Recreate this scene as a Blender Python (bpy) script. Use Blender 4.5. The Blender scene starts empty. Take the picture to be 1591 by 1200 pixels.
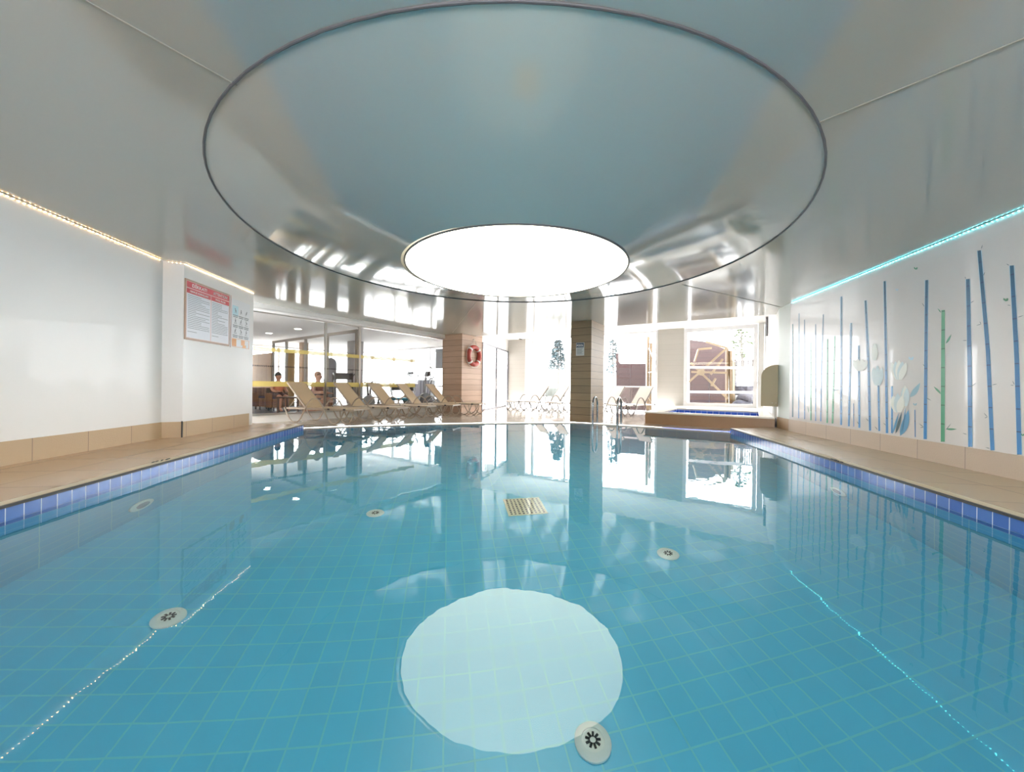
import bpy, math, random
from mathutils import Vector, Matrix, noise
random.seed(7)
sc = bpy.context.scene
# ------------------------------------------------------------------ camera, sky, exposure
F, PHI = 577.0, .012                        # focal length in pixels of the 1591 px frame, slight roll
cam_d = bpy.data.cameras.new('camera'); cam = bpy.data.objects.new('camera', cam_d)
sc.collection.objects.link(cam); sc.camera = cam
cam_d.sensor_width = 36; cam_d.lens = 36 * F / 1591; cam_d.clip_start = .02
cam.location = (0, 0, 1.0)
cam.rotation_mode = 'QUATERNION'
cam.rotation_quaternion = (Matrix.Rotation(math.radians(90), 4, 'X') @ Matrix.Rotation(PHI, 4, 'Z')).to_quaternion()
w = bpy.data.worlds.new('daylight'); sc.world = w; w.use_nodes = True
wn = w.node_tree.nodes; wb = wn['Background']
wb.inputs[0].default_value = (.98, .985, 1, 1); wb.inputs[1].default_value = 15.0
LAMP_E = 6.0; COVE_WARM = 34.0; COVE_CYAN = 30.0
sc.view_settings.view_transform = 'Standard'; sc.view_settings.look = 'None'
sc.view_settings.gamma = 1; sc.view_settings.use_curve_mapping = False
sc.view_settings.exposure = 0.0
cy = sc.cycles
cy.use_denoising = True; cy.max_bounces = 10; cy.diffuse_bounces = 5; cy.glossy_bounces = 5
cy.transmission_bounces = 6; cy.transparent_max_bounces = 16; cy.sample_clamp_indirect = 8
cy.caustics_reflective = True; cy.caustics_refractive = True; cy.blur_glossy = .6

# ------------------------------------------------------------------ pixel <-> place
def uv(x, y):
    u, v = x - 795.5, y - 600; c, s = math.cos(PHI), math.sin(PHI)
    return u * c + v * s, -u * s + v * c
def onz(x, y, z=.02):                       # point of a horizontal plane seen at a pixel
    u, v = uv(x, y); Y = (1 - z) * F / v; return Vector((u * Y / F, Y, z))
def online(x, y, a, b):                     # point of the vertical plane through a, b seen at a pixel
    u, v = uv(x, y); ax, ay = a[0], a[1]; dx, dy = b[0] - ax, b[1] - ay; r = u / F
    t = (r * ay - ax) / (dx - r * dy); Y = ay + t * dy
    return t, Vector((ax + t * dx, Y, 1 - v * Y / F))
def onpool(x, y, D):                        # point of the pool floor seen through the water
    u, v = uv(x, y); dx, dy, dz = u / F, 1, -v / F
    hx, hy = dx / -dz, dy / -dz; n = math.sqrt(dx * dx + dy * dy + dz * dz)
    sh = math.hypot(dx, dy) / n / 1.4; th = sh / math.sqrt(1 - sh * sh); k = math.hypot(dx, dy)
    return Vector((hx + dx / k * th * D, hy + dy / k * th * D, -D))
D1 = Vector((.545, .838)); D2 = Vector((.838, -.545))
def ST(s, t): return D1 * s + D2 * t        # building grid: s away from us, t to the right

# ------------------------------------------------------------------ materials
MATS = {}
def mat(name, col=(.8, .8, .8), rough=.5, metal=0, ior=1.5, emit=None, es=0, coat=0, alpha=1, bump=None, noisec=None, trans=0):
    m = bpy.data.materials.new(name); m.use_nodes = True; nt = m.node_tree; p = nt.nodes['Principled BSDF']
    p.inputs['Base Color'].default_value = (*col, 1); p.inputs['Roughness'].default_value = rough
    p.inputs['Metallic'].default_value = metal; p.inputs['IOR'].default_value = ior
    p.inputs['Coat Weight'].default_value = coat; p.inputs['Alpha'].default_value = alpha
    p.inputs['Transmission Weight'].default_value = trans
    if emit: p.inputs['Emission Color'].default_value = (*emit, 1); p.inputs['Emission Strength'].default_value = es
    tc = nt.nodes.new('ShaderNodeTexCoord')
    if noisec:                              # (scale, second colour)
        n = nt.nodes.new('ShaderNodeTexNoise'); n.inputs['Scale'].default_value = noisec[0]; n.inputs['Detail'].default_value = 4
        mx = nt.nodes.new('ShaderNodeMix'); mx.data_type = 'RGBA'
        mx.inputs[6].default_value = (*col, 1); mx.inputs[7].default_value = (*noisec[1], 1)
        nt.links.new(tc.outputs['Object'], n.inputs['Vector']); nt.links.new(n.outputs['Fac'], mx.inputs[0]); nt.links.new(mx.outputs[2], p.inputs['Base Color'])
    if bump:                                # (scale, strength, distance)
        n = nt.nodes.new('ShaderNodeTexNoise'); n.inputs['Scale'].default_value = bump[0]; n.inputs['Detail'].default_value = 3
        b = nt.nodes.new('ShaderNodeBump'); b.inputs['Strength'].default_value = bump[1]; b.inputs['Distance'].default_value = bump[2]
        nt.links.new(tc.outputs['Object'], n.inputs['Vector']); nt.links.new(n.outputs['Fac'], b.inputs['Height']); nt.links.new(b.outputs['Normal'], p.inputs['Normal'])
    MATS[name] = m; return m
def tiles(name, c1, c2, grout, w_, h_, gap, rough=.3, rot=0, vertical=None, offset=0, bump=(40, .1, .002), coat=0, shift=(0, 0)):
    """tile grid; vertical=(dx,dy) lays the grid on an upright wall running along (dx,dy)"""
    m = mat(name, c1, rough, coat=coat); nt = m.node_tree; p = nt.nodes['Principled BSDF']
    tc = nt.nodes.new('ShaderNodeTexCoord'); br = nt.nodes.new('ShaderNodeTexBrick')
    br.offset = offset; br.squash = 1
    br.inputs['Color1'].default_value = (*c1, 1); br.inputs['Color2'].default_value = (*c2, 1); br.inputs['Mortar'].default_value = (*grout, 1)
    br.inputs['Scale'].default_value = 1; br.inputs['Mortar Size'].default_value = gap; br.inputs['Mortar Smooth'].default_value = .1
    br.inputs['Bias'].default_value = 0; br.inputs['Brick Width'].default_value = w_; br.inputs['Row Height'].default_value = h_
    if vertical:
        sp = nt.nodes.new('ShaderNodeSeparateXYZ'); cb = nt.nodes.new('ShaderNodeCombineXYZ')
        d = nt.nodes.new('ShaderNodeVectorMath'); d.operation = 'DOT_PRODUCT'; d.inputs[1].default_value = (vertical[0], vertical[1], 0)
        nt.links.new(tc.outputs['Object'], sp.inputs[0]); nt.links.new(tc.outputs['Object'], d.inputs[0])
        nt.links.new(d.outputs['Value'], cb.inputs[0]); nt.links.new(sp.outputs[2], cb.inputs[1])
        ad = nt.nodes.new('ShaderNodeVectorMath'); ad.inputs[1].default_value = (shift[0], shift[1], 0)
        nt.links.new(cb.outputs[0], ad.inputs[0]); src = ad.outputs[0]
    else:
        mp = nt.nodes.new('ShaderNodeMapping'); mp.inputs['Rotation'].default_value = (0, 0, rot); mp.inputs['Location'].default_value = (*shift, 0)
        nt.links.new(tc.outputs['Object'], mp.inputs[0]); src = mp.outputs[0]
    nt.links.new(src, br.inputs['Vector']); nt.links.new(br.outputs['Color'], p.inputs['Base Color'])
    b = nt.nodes.new('ShaderNodeBump'); b.invert = True; b.inputs['Strength'].default_value = .4; b.inputs['Distance'].default_value = .002
    nt.links.new(br.outputs['Fac'], b.inputs['Height'])
    if bump:
        n = nt.nodes.new('ShaderNodeTexNoise'); n.inputs['Scale'].default_value = bump[0]
        b2 = nt.nodes.new('ShaderNodeBump'); b2.inputs['Strength'].default_value = bump[1]; b2.inputs['Distance'].default_value = bump[2]
        nt.links.new(tc.outputs['Object'], n.inputs['Vector']); nt.links.new(n.outputs['Fac'], b2.inputs['Height'])
        nt.links.new(b2.outputs['Normal'], b.inputs['Normal'])
    nt.links.new(b.outputs['Normal'], p.inputs['Normal'])
    return m
def glassmat(name, tint=(1, 1, 1), refl=1.0):
    m = bpy.data.materials.new(name); m.use_nodes = True; nt = m.node_tree; nt.nodes.clear()
    o = nt.nodes.new('ShaderNodeOutputMaterial'); t = nt.nodes.new('ShaderNodeBsdfTransparent'); g = nt.nodes.new('ShaderNodeBsdfGlossy')
    fr = nt.nodes.new('ShaderNodeFresnel'); ge = nt.nodes.new('ShaderNodeNewGeometry'); mr = nt.nodes.new('ShaderNodeMapRange'); mr.inputs[3].default_value = 1.5; mr.inputs[4].default_value = 1 / 1.5; nt.links.new(ge.outputs['Backfacing'], mr.inputs[0]); nt.links.new(mr.outputs[0], fr.inputs[0]); mx = nt.nodes.new('ShaderNodeMixShader')
    t.inputs[0].default_value = (*tint, 1); g.inputs['Roughness'].default_value = .01
    mu = nt.nodes.new('ShaderNodeMath'); mu.operation = 'MULTIPLY'; mu.inputs[1].default_value = refl
    nt.links.new(fr.outputs[0], mu.inputs[0]); nt.links.new(mu.outputs[0], mx.inputs[0]); nt.links.new(t.outputs[0], mx.inputs[1]); nt.links.new(g.outputs[0], mx.inputs[2])
    nt.links.new(mx.outputs[0], o.inputs[0]); MATS[name] = m; return m

M_white = mat('white_wall_paint', (.86, .85, .84), .4, bump=(7, .12, .01), coat=.12)
M_mural = mat('satin_mural_wall', (.77, .74, .73), .22, bump=(5, .16, .012), coat=.5)
M_ceil = mat('stretch_ceiling_film', (.50, .50, .46), .10, ior=2.6, coat=.0, bump=(2.2, .06, .01))
M_plaster = mat('white_plaster', (.83, .82, .80), .6)
M_greenwhite = mat('pale_green_white_paint', (.66, .70, .66), .5)
M_cream = mat('cream_paint', (.78, .72, .60), .5)
M_dark = mat('dark_rubber', (.03, .03, .03), .5)
M_ring = mat('grey_cord_trim', (.10, .10, .11), .5)
M_deck = tiles('beige_deck_tile', (.50, .33, .20), (.53, .36, .22), (.28, .19, .12), .62, .62, .006, .22, rot=-.17, bump=(60, .15, .002))
M_deckr = tiles('beige_deck_tile_right', (.48, .36, .24), (.51, .39, .26), (.30, .24, .18), .62, .62, .006, .22, rot=.2, bump=(60, .15, .002))
M_far = tiles('pale_far_deck_tile', (.58, .49, .40), (.62, .53, .43), (.40, .33, .26), .62, .62, .006, .10, rot=.576)
M_coping = mat('cream_coping', (.66, .56, .40), .4)
M_grate = mat('cream_overflow_grate', (.72, .68, .58), .4)
M_poolfloor = tiles('pool_floor_tile', (.085, .50, .74), (.094, .53, .77), (.15, .60, .70), .155, .155, .005, .3, rot=-.171)
M_spawater = None
M_brownstone = mat('brown_travertine', (.36, .20, .095), .35, noisec=(3, (.27, .145, .065)))
M_alu = mat('brushed_aluminium', (.62, .60, .57), .3, metal=1)
M_steel = mat('polished_steel', (.26, .29, .31), .12, metal=1)
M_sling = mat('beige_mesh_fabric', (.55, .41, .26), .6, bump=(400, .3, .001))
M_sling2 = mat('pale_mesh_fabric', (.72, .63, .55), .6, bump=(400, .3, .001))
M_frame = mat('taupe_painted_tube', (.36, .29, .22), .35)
M_whiteframe = mat('white_window_frame', (.82, .82, .84), .4)
M_doorf = mat('grey_door_frame', (.16, .16, .18), .4); M_glass = glassmat('window_glass'); M_glass_in = glassmat('partition_glass', (.97, .98, .98), 1.0)
M_black = mat('black_plastic', (.02, .02, .025), .4)

# ------------------------------------------------------------------ mesh builder
class MB:
    def __init__(s): s.v = []; s.f = []
    def add(s, vs, fs):
        n = len(s.v); s.v += [tuple(v) for v in vs]; s.f += [tuple(i + n for i in f) for f in fs]; return s
    def box(s, c, d, rz=0, m=None):
        c = Vector(c); vs = []
        R = Matrix.Rotation(rz, 3, 'Z') if m is None else m
        for x in (-.5, .5):
            for y in (-.5, .5):
                for z in (-.5, .5): vs.append(c + R @ Vector((x * d[0], y * d[1], z * d[2])))
        return s.add(vs, [(0, 1, 3, 2), (4, 6, 7, 5), (0, 4, 5, 1), (2, 3, 7, 6), (0, 2, 6, 4), (1, 5, 7, 3)])
    def bar(s, a, b, w_, h_):               # rectangular bar between two points
        a, b = Vector(a), Vector(b); d = b - a; z = d.normalized(); up = Vector((0, 0, 1)) if abs(z.z) < .95 else Vector((0, 1, 0))
        x = up.cross(z).normalized(); y = z.cross(x)
        return s.box((a + b) / 2, (w_, h_, d.length), m=Matrix((x, y, z)).transposed())
    def prism(s, poly, z0, z1):
        from mathutils.geometry import tessellate_polygon
        n = len(poly); vs = [(p[0], p[1], z0) for p in poly] + [(p[0], p[1], z1) for p in poly]
        tr = tessellate_polygon([[Vector((p[0], p[1], 0)) for p in poly]])
        fs = [tuple(t) for t in tr] + [tuple(i + n for i in reversed(t)) for t in tr]
        fs += [(i, (i + 1) % n, (i + 1) % n + n, i + n) for i in range(n)]
        return s.add(vs, fs)
    def face_prism(s, pts, nrm, th):        # planar outline (3D points) given thickness along nrm
        from mathutils.geometry import tessellate_polygon
        n = len(pts); nrm = Vector(nrm).normalized() * th; pts = [Vector(p) for p in pts]
        tr = tessellate_polygon([pts]); fs = [tuple(t) for t in tr] + [tuple(i + n for i in reversed(t)) for t in tr]
        fs += [(i, (i + 1) % n, (i + 1) % n + n, i + n) for i in range(n)]
        return s.add(pts + [p + nrm for p in pts], fs)
    def wall(s, a, b, z0, z1, th, side=1):  # wall from a to b, thickness to the left (side=1) of a->b
        a, b = Vector(a[:2]), Vector(b[:2]); d = (b - a).normalized(); n = Vector((-d.y, d.x)) * th * side
        return s.prism([a, b, b + n, a + n], z0, z1)
    def tube(s, pts, r, seg=8, closed=False, radii=None, cap=True):
        pts = [Vector(p) for p in pts]; n = len(pts); rings = []; base = len(s.v); px = None
        for i, p in enumerate(pts):
            if closed: t = pts[(i + 1) % n] - pts[i - 1]
            else: t = pts[min(i + 1, n - 1)] - pts[max(i - 1, 0)]
            t = t.normalized() if t.length > 1e-9 else Vector((0, 0, 1))
            if px is None:
                u = Vector((0, 0, 1)) if abs(t.z) < .9 else Vector((1, 0, 0)); x = u.cross(t).normalized()
            else: x = (px - t * px.dot(t)).normalized()
            px = x; y = t.cross(x); rr = radii[i] if radii else r
            rings.append([p + (x * math.cos(2 * math.pi * k / seg) + y * math.sin(2 * math.pi * k / seg)) * rr for k in range(seg)])
        vs = [v for r_ in rings for v in r_]; fs = []
        for i in range(n if closed else n - 1):
            for k in range(seg):
                a, b = i * seg + k, i * seg + (k + 1) % seg; c, d = ((i + 1) % n) * seg + (k + 1) % seg, ((i + 1) % n) * seg + k
                fs.append((a, b, c, d))
        if not closed and cap: fs += [tuple(reversed(range(seg))), tuple((n - 1) * seg + k for k in range(seg))]
        return s.add(vs, fs)
    def lathe(s, prof, c=(0, 0, 0), seg=32, m=None):   # profile of (r, z)
        c = Vector(c); n = len(prof); vs = []; m = m or Matrix.Identity(3)
        for r, z in prof:
            for k in range(seg): a = 2 * math.pi * k / seg; vs.append(c + m @ Vector((r * math.cos(a), r * math.sin(a), z)))
        fs = [(i * seg + k, i * seg + (k + 1) % seg, (i + 1) * seg + (k + 1) % seg, (i + 1) * seg + k) for i in range(n - 1) for k in range(seg)]
        return s.add(vs, fs)
    def ball(s, c, r, seg=12, m=None):      # ellipsoid, r a triple
        c = Vector(c); r = (r, r, r) if not hasattr(r, '__len__') else r; vs = []; fs = []; h = seg // 2 + 1; m = m or Matrix.Identity(3)
        for i in range(h + 1):
            th = math.pi * i / h
            for k in range(seg):
                a = 2 * math.pi * k / seg; vs.append(c + m @ Vector((r[0] * math.sin(th) * math.cos(a), r[1] * math.sin(th) * math.sin(a), r[2] * math.cos(th))))
        for i in range(h):
            for k in range(seg): fs.append((i * seg + k, i * seg + (k + 1) % seg, (i + 1) * seg + (k + 1) % seg, (i + 1) * seg + k))
        return s.add(vs, fs)
    def build(s, name, m, parent=None, smooth=False, loc=None, rz=0, bevel=0):
        me = bpy.data.meshes.new(name); me.from_pydata(s.v, [], s.f); me.validate()
        import bmesh
        bm = bmesh.new(); bm.from_mesh(me); bmesh.ops.remove_doubles(bm, verts=bm.verts, dist=1e-5); bmesh.ops.recalc_face_normals(bm, faces=bm.faces); bm.to_mesh(me); bm.free()
        me.materials.append(m)
        if smooth:
            for p in me.polygons: p.use_smooth = True
            me.set_sharp_from_angle(angle=math.radians(40))
        o = bpy.data.objects.new(name, me); sc.collection.objects.link(o)
        if parent: o.parent = parent
        if loc is not None: o.location = loc
        o.rotation_euler.z = rz
        if bevel:
            b = o.modifiers.new('edge', 'BEVEL'); b.width = bevel; b.segments = 2; b.limit_method = 'ANGLE'
        return o
def struct(o, kind='structure'): o['kind'] = kind; return o
def tag(o, label, cat, group=None, kind=None):
    o['label'] = label; o['category'] = cat
    if group: o['group'] = group
    if kind: o['kind'] = kind
    return o
def thing(name, label, cat, loc=(0, 0, 0), rz=0, group=None):
    o = bpy.data.objects.new(name, None); sc.collection.objects.link(o); o.location = loc; o.rotation_euler.z = rz; o.empty_display_size = .1
    return tag(o, label, cat, group)
def copy_tree(o, parent=None):
    c = o.copy(); sc.collection.objects.link(c)
    if parent: c.parent = parent
    for ch in [x for x in o.children]: copy_tree(ch, c)
    return c
def sheet(name, outer, holes, z, m, zf=None, flip=False):   # flat sheet with holes
    from mathutils.geometry import tessellate_polygon
    loops = [[Vector((p[0], p[1], 0)) for p in outer]] + [[Vector((p[0], p[1], 0)) for p in h] for h in holes]
    tr = tessellate_polygon(loops); pts = [p for l in loops for p in l]
    me = bpy.data.meshes.new(name); me.from_pydata([(p.x, p.y, zf(p.x, p.y) if zf else z) for p in pts], [], [tuple(t) for t in tr])
    import bmesh
    bm = bmesh.new(); bm.from_mesh(me)
    for f in bm.faces:
        f.normal_update()
        if (f.normal.z < 0) != flip: f.normal_flip()
    bm.to_mesh(me); bm.free()
    me.materials.append(m); o = bpy.data.objects.new(name, me); sc.collection.objects.link(o); return o
def text(body, size, m, parent, pos, xdir, name='lettering', ext=.001, align='LEFT', sx=1.0):
    cu = bpy.data.curves.new(name, 'FONT'); cu.body = body; cu.size = size; cu.extrude = ext; cu.align_x = align; cu.offset = size * .012
    cu.materials.append(m); o = bpy.data.objects.new(name, cu); sc.collection.objects.link(o)
    x = Vector((xdir[0], xdir[1], 0)).normalized(); z = Vector((0, 0, 1)); n = x.cross(z)
    R = Matrix((x, z, n)).transposed().to_4x4()
    me = bpy.data.meshes.new_from_object(o); bpy.data.objects.remove(o); o = bpy.data.objects.new(name, me); sc.collection.objects.link(o)
    o.matrix_world = Matrix.Translation(pos) @ R @ Matrix.Diagonal((sx, 1, 1, 1))
    if parent: o.parent = parent; o.matrix_parent_inverse = Matrix.Translation(-Vector(parent.location))
    return o

# ------------------------------------------------------------------ room plan
ZD, ZF = .113, .02                          # raised side decks, low far deck (water is z = 0)
DEPTH = 1.5
def ceil_z(x, y): return 2.88 - .006 * x
L0, L1 = Vector((-5.234, 3.804)), Vector((-5.517, 5.846))
Ldir = (L1 - L0).normalized(); LN = L0 + Ldir * ((-3.2 - L0.y) / Ldir.y)
PA, PB = Vector((-5.285, 5.962)), Vector((-5.52, 7.9))      # pier beside the left wall
R0, R1 = Vector((5.108, 3.697)), Vector((5.919, 7.919))
Rdir = (R1 - R0).normalized(); RN = R0 + Rdir * ((-3.2 - R0.y) / Rdir.y)
RC = Vector((6.11, 8.53)); RB = Vector((8.56, 12.56))       # pier corner and back corner of the spa alcove
SW = 15.2; ZS = 3.25                         # window wall and its soffit
def sw(x): return online(x, 500, ST(SW, -20), ST(SW, 20))[1]     # point of the window wall at a pixel column
G0 = Vector((-6.30, 8.85)); DG = (Vector((-2.65, 13.95)) - G0).normalized(); DP = Vector((DG.y, -DG.x))
def G(t): return G0 + DG * t
GZ = 2.74
plX = lambda Y: -3.562 - .1708 * (Y - 2.591)
prX = lambda Y: 3.588 + .2286 * (Y - 2.595)
YN = -1.0
far_px = [(481, 667), (535, 665), (590, 663.3), (670, 661), (750, 659.7), (830, 659), (893, 658.4), (938, 661), (1003, 665), (1065, 669.3), (1126, 674)]
far_path = [onz(x, y, 0).xy for x, y in far_px]
PL, PR = Vector((plX(8.02), 8.02)), Vector((prX(8.3), 8.3))
far_path[0] = PL; far_path[-1] = PR
pool = [Vector((plX(YN), YN)), PL] + far_path[1:-1] + [PR, Vector((prX(YN), YN))]

# pool shell
M_pw = {}
def poolwallmat(d):
    k = 'pool_wall_tile_%d' % len(M_pw); m = tiles(k, (.10, .45, .66), (.12, .48, .68), (.25, .62, .66), .31, .155, .004, .25, vertical=d, bump=None)
    nt = m.node_tree; p = nt.nodes['Principled BSDF']; br = [n for n in nt.nodes if n.type == 'TEX_BRICK'][0]
    b2 = nt.nodes.new('ShaderNodeTexBrick'); b2.offset = 0
    for i, c in (('Color1', (.07, .15, .46)), ('Color2', (.10, .20, .52)), ('Mortar', (.70, .76, .86))): b2.inputs[i].default_value = (*c, 1)
    b2.inputs['Scale'].default_value = 1; b2.inputs['Mortar Size'].default_value = .0035; b2.inputs['Mortar Smooth'].default_value = .1
    b2.inputs['Brick Width'].default_value = .118; b2.inputs['Row Height'].default_value = .118; b2.inputs['Bias'].default_value = 0
    src = br.inputs['Vector'].links[0].from_socket; ad = nt.nodes.new('ShaderNodeVectorMath'); ad.inputs[1].default_value = (0, .005, 0)
    nt.links.new(src, ad.inputs[0]); nt.links.new(ad.outputs[0], b2.inputs['Vector'])
    sp = nt.nodes.new('ShaderNodeSeparateXYZ'); tc = [n for n in nt.nodes if n.type == 'TEX_COORD'][0]; nt.links.new(tc.outputs['Object'], sp.inputs[0])
    gt = nt.nodes.new('ShaderNodeMath'); gt.operation = 'GREATER_THAN'; gt.inputs[1].default_value = -.123; nt.links.new(sp.outputs[2], gt.inputs[0])
    mx = nt.nodes.new('ShaderNodeMix'); mx.data_type = 'RGBA'; nt.links.new(gt.outputs[0], mx.inputs[0])
    nt.links.new(br.outputs['Color'], mx.inputs[6]); nt.links.new(b2.outputs['Color'], mx.inputs[7]); nt.links.new(mx.outputs[2], p.inputs['Base Color'])
    p.inputs['Roughness'].default_value = .15
    M_pw[k] = m; return m
def poolseg(name, a, b, top):
    d = (b - a).normalized(); m = MB().wall(a, b, -DEPTH - .1, top, .12, 1)
    return struct(m.build(name, poolwallmat((d.x, d.y))))
poolseg('pool_wall_left', pool[0], PL, ZD - .004)
poolseg('pool_wall_right', PR, pool[-1], ZD - .004)
poolseg('pool_wall_near', pool[-1], pool[0], ZD - .004)
for i in range(1, len(far_path)):
    poolseg('pool_wall_far', far_path[i - 1], far_path[i], -.002)
struct(MB().prism([p + (p - Vector((0, 5))).normalized() * .02 for p in pool], -DEPTH - .1, -DEPTH).build('pool_floor', M_poolfloor))
# water
def watermat(name, tint, bs=.06, sc_=5.0):
    m = bpy.data.materials.new(name); m.use_nodes = True; nt = m.node_tree; nt.nodes.clear()
    o = nt.nodes.new('ShaderNodeOutputMaterial'); g = nt.nodes.new('ShaderNodeBsdfGlass'); g.inputs['IOR'].default_value = 1.4; g.inputs['Color'].default_value = (*tint, 1); g.inputs['Roughness'].default_value = 0
    tc = nt.nodes.new('ShaderNodeTexCoord'); n = nt.nodes.new('ShaderNodeTexNoise'); n.inputs['Scale'].default_value = sc_; n.inputs['Detail'].default_value = 2
    b = nt.nodes.new('ShaderNodeBump'); b.inputs['Strength'].default_value = bs; b.inputs['Distance'].default_value = .01
    nt.links.new(tc.outputs['Object'], n.inputs['Vector']); nt.links.new(n.outputs['Fac'], b.inputs['Height']); nt.links.new(b.outputs[0], g.inputs['Normal'])
    nt.links.new(g.outputs[0], o.inputs[0]); return m
M_water = watermat('pool_water', (.97, 1, 1))
wat = struct(sheet('pool_water', pool, [], 0, M_water))
# ------------------------------------------------------------------ decks
GO = .22
def outset(path, d):
    out = []
    for i, p in enumerate(path):
        a = path[max(i - 1, 0)]; b = path[min(i + 1, len(path) - 1)]; t = (b - a).normalized(); out.append(p + Vector((-t.y, t.x)) * d)
    return out
far_out = outset(far_path, GO)
eo = Vector((.03, 0)); left_deck = [pool[0] - eo, PL - eo, Vector((-5.42, 8.1)), Vector((-6.3, 8.35)), Vector((-6.9, -3.3)), Vector((plX(YN) - .03, -3.3))]
struct(MB().prism(left_deck, ZF - .3, ZD).build('floor_left', M_deck))
right_deck = [pool[-1] + eo, Vector((prX(YN) + .03, -3.3)), Vector((7, -3.3)), Vector((6.6, 8.5)), Vector((6.15, 8.62)), PR + eo]
struct(MB().prism(right_deck, ZF - .3, ZD).build('floor_right', M_deckr))
struct(MB().prism([Vector((plX(YN) - .03, -3.3)), Vector((prX(YN) + .03, -3.3)), pool[-1] + Vector((.03, -.03)), pool[0] + Vector((-.03, -.03))], ZF - .3, ZD).build('floor_near', M_deck))
far_deck = far_out + [Vector((6.2, 8.4)), Vector((8.6, 12.0)), Vector((-2.0, 19.0)), Vector((-9.0, 14)), Vector((-6.5, 8.0))]
struct(sheet('floor_far', far_deck, [], ZF, M_far))
# overflow grating: base channel with slats, one strip along the far edge
gb = MB(); gs = MB()
for i in range(1, len(far_path)):
    a, b, c, d = far_path[i - 1], far_path[i], far_out[i], far_out[i - 1]
    gb.prism([a, b, c, d], -.05, .006)
    n = max(2, int((b - a).length / .035))
    for k in range(n):
        t0, t1 = (k + .15) / n, (k + .75) / n
        gs.prism([a.lerp(b, t0), a.lerp(b, t1), d.lerp(c, t1), d.lerp(c, t0)], .006, .018)
ov = struct(gb.build('trim_1', mat('grate_channel', (.30, .28, .24), .6)))
gs.build('grating_slats', M_grate, ov)
# coping strips
def strip(name, a, b, w0, w1, z0, z1, m, side=1):
    d = (b - a).normalized(); n = Vector((-d.y, d.x)) * side
    return struct(MB().prism([a + n * w0, b + n * w0, b + n * w1, a + n * w1], z0, z1).build(name, m))
strip('trim_2', pool[0], PL, -.012, .014, ZD - .016, ZD + .003, M_dark)
strip('trim_3', pool[0], PL, .014, .11, ZD - .02, ZD + .004, M_coping)
strip('trim_4', PR, pool[-1], -.012, .014, ZD - .016, ZD + .003, M_dark)
strip('trim_5', PR, pool[-1], .014, .11, ZD - .02, ZD + .004, M_coping)

# ------------------------------------------------------------------ walls
def wallo(name, a, b, z0, z1, th, side, m): return struct(MB().wall(a, b, z0, z1, th, side).build(name, m))
wallo('wall_left', LN, L1, -.2, 3.34, .25, 1, M_white)
pier = struct(MB().prism([PA, PB, PB + Vector((-.75, .12)), L1 + Vector((-.6, 0)), L1], -.2, 3.34).build('wall_left_pier', M_white))
wallo('wall_right', R1, RN, -.2, 3.34, .25, 1, M_mural)
struct(MB().prism([RC, R1, R1 + Vector((.5, -.1)), RC + Vector((.6, -.35))], -.2, 3.34).build('wall_right_pier', M_greenwhite))
wallo('wall_alcove', RB + Vector((.3, .5)), RC, -.2, 3.34, .25, 1, M_plaster)
# near wall behind the camera; its unseen window is added to brighten the walls
NLz = Vector((LN.x, -3.2)); NRz = Vector((RN.x, -3.2))
struct(MB().prism([NLz + Vector((-.3, 0)), NRz + Vector((.3, 0)), NRz + Vector((.3, -.2)), NLz + Vector((-.3, -.2))], -.2, 1.2).prism([NLz + Vector((-.3, 0)), NRz + Vector((.3, 0)), NRz + Vector((.3, -.2)), NLz + Vector((-.3, -.2))], 2.5, 3.34)
       .box((NLz.x + .2, -3.3, 1.5), (.9, .2, 2)).box((NRz.x - .2, -3.3, 1.5), (.9, .2, 2)).build('wall_near', M_white))
wn_ = struct(MB().box((0, -3.3, 1.85), (NRz.x - NLz.x - 1.0, .012, 1.3)).build('window_added_fill', M_glass))
# baseboards
def base(name, a, b, z0, side, m):
    d = (b - a).normalized(); n = Vector((-d.y, d.x)) * side
    mm = tiles('skirting_' + name, m[0], m[1], m[2], .62, .6, .004, .5, vertical=(d.x, d.y), bump=(90, .6, .004), shift=(.2, .1))
    return struct(MB().prism([a, b, b + n * .014, a + n * .014], z0, z0 + .25).build(name, mm))
BL = ((.52, .38, .235), (.56, .41, .26), (.28, .2, .15)); BR = ((.56, .45, .36), (.60, .48, .38), (.3, .24, .2))
base('baseboard_left', LN, L1, ZD, -1, BL); base('baseboard_left_pier_end', L1, PA, ZD, -1, BL)
base('baseboard_left_pier', PA, PA.lerp(PB, .93), ZD, -1, BL)
base('baseboard_right', R1, RN, ZD, -1, BR); base('baseboard_right_pier', RC, R1, ZD, -1, ((.36, .24, .14), (.40, .27, .16), (.2, .14, .1)))

# ------------------------------------------------------------------ ceiling: outer film, ring, cone, lamp
RCN, RR, RZ = Vector((0, 5.06)), 3.25, 2.88
LCN, LR, LZ = Vector((.04, 5.06)), 1.47, 2.57
N = 128
ringp = [RCN + Vector((math.cos(2 * math.pi * k / N), math.sin(2 * math.pi * k / N))) * RR for k in range(N)]
SE = 11.1
ce_out = [Vector((LN.x - .3, -3.4)), Vector((RN.x + .3, -3.4)), R1 + Vector((.15, 0)), RC + Vector((.15, 0)), RC + D1 * ((SE - RC.dot(D1))) + Vector((.15, 0)),
          ST(SE, -9.2), ST(SE - 2.4, -9.75 ), PB + Vector((-.66, .9)), PB + Vector((-.75, .1)), L1 + Vector((-.6, 0))]
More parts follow.
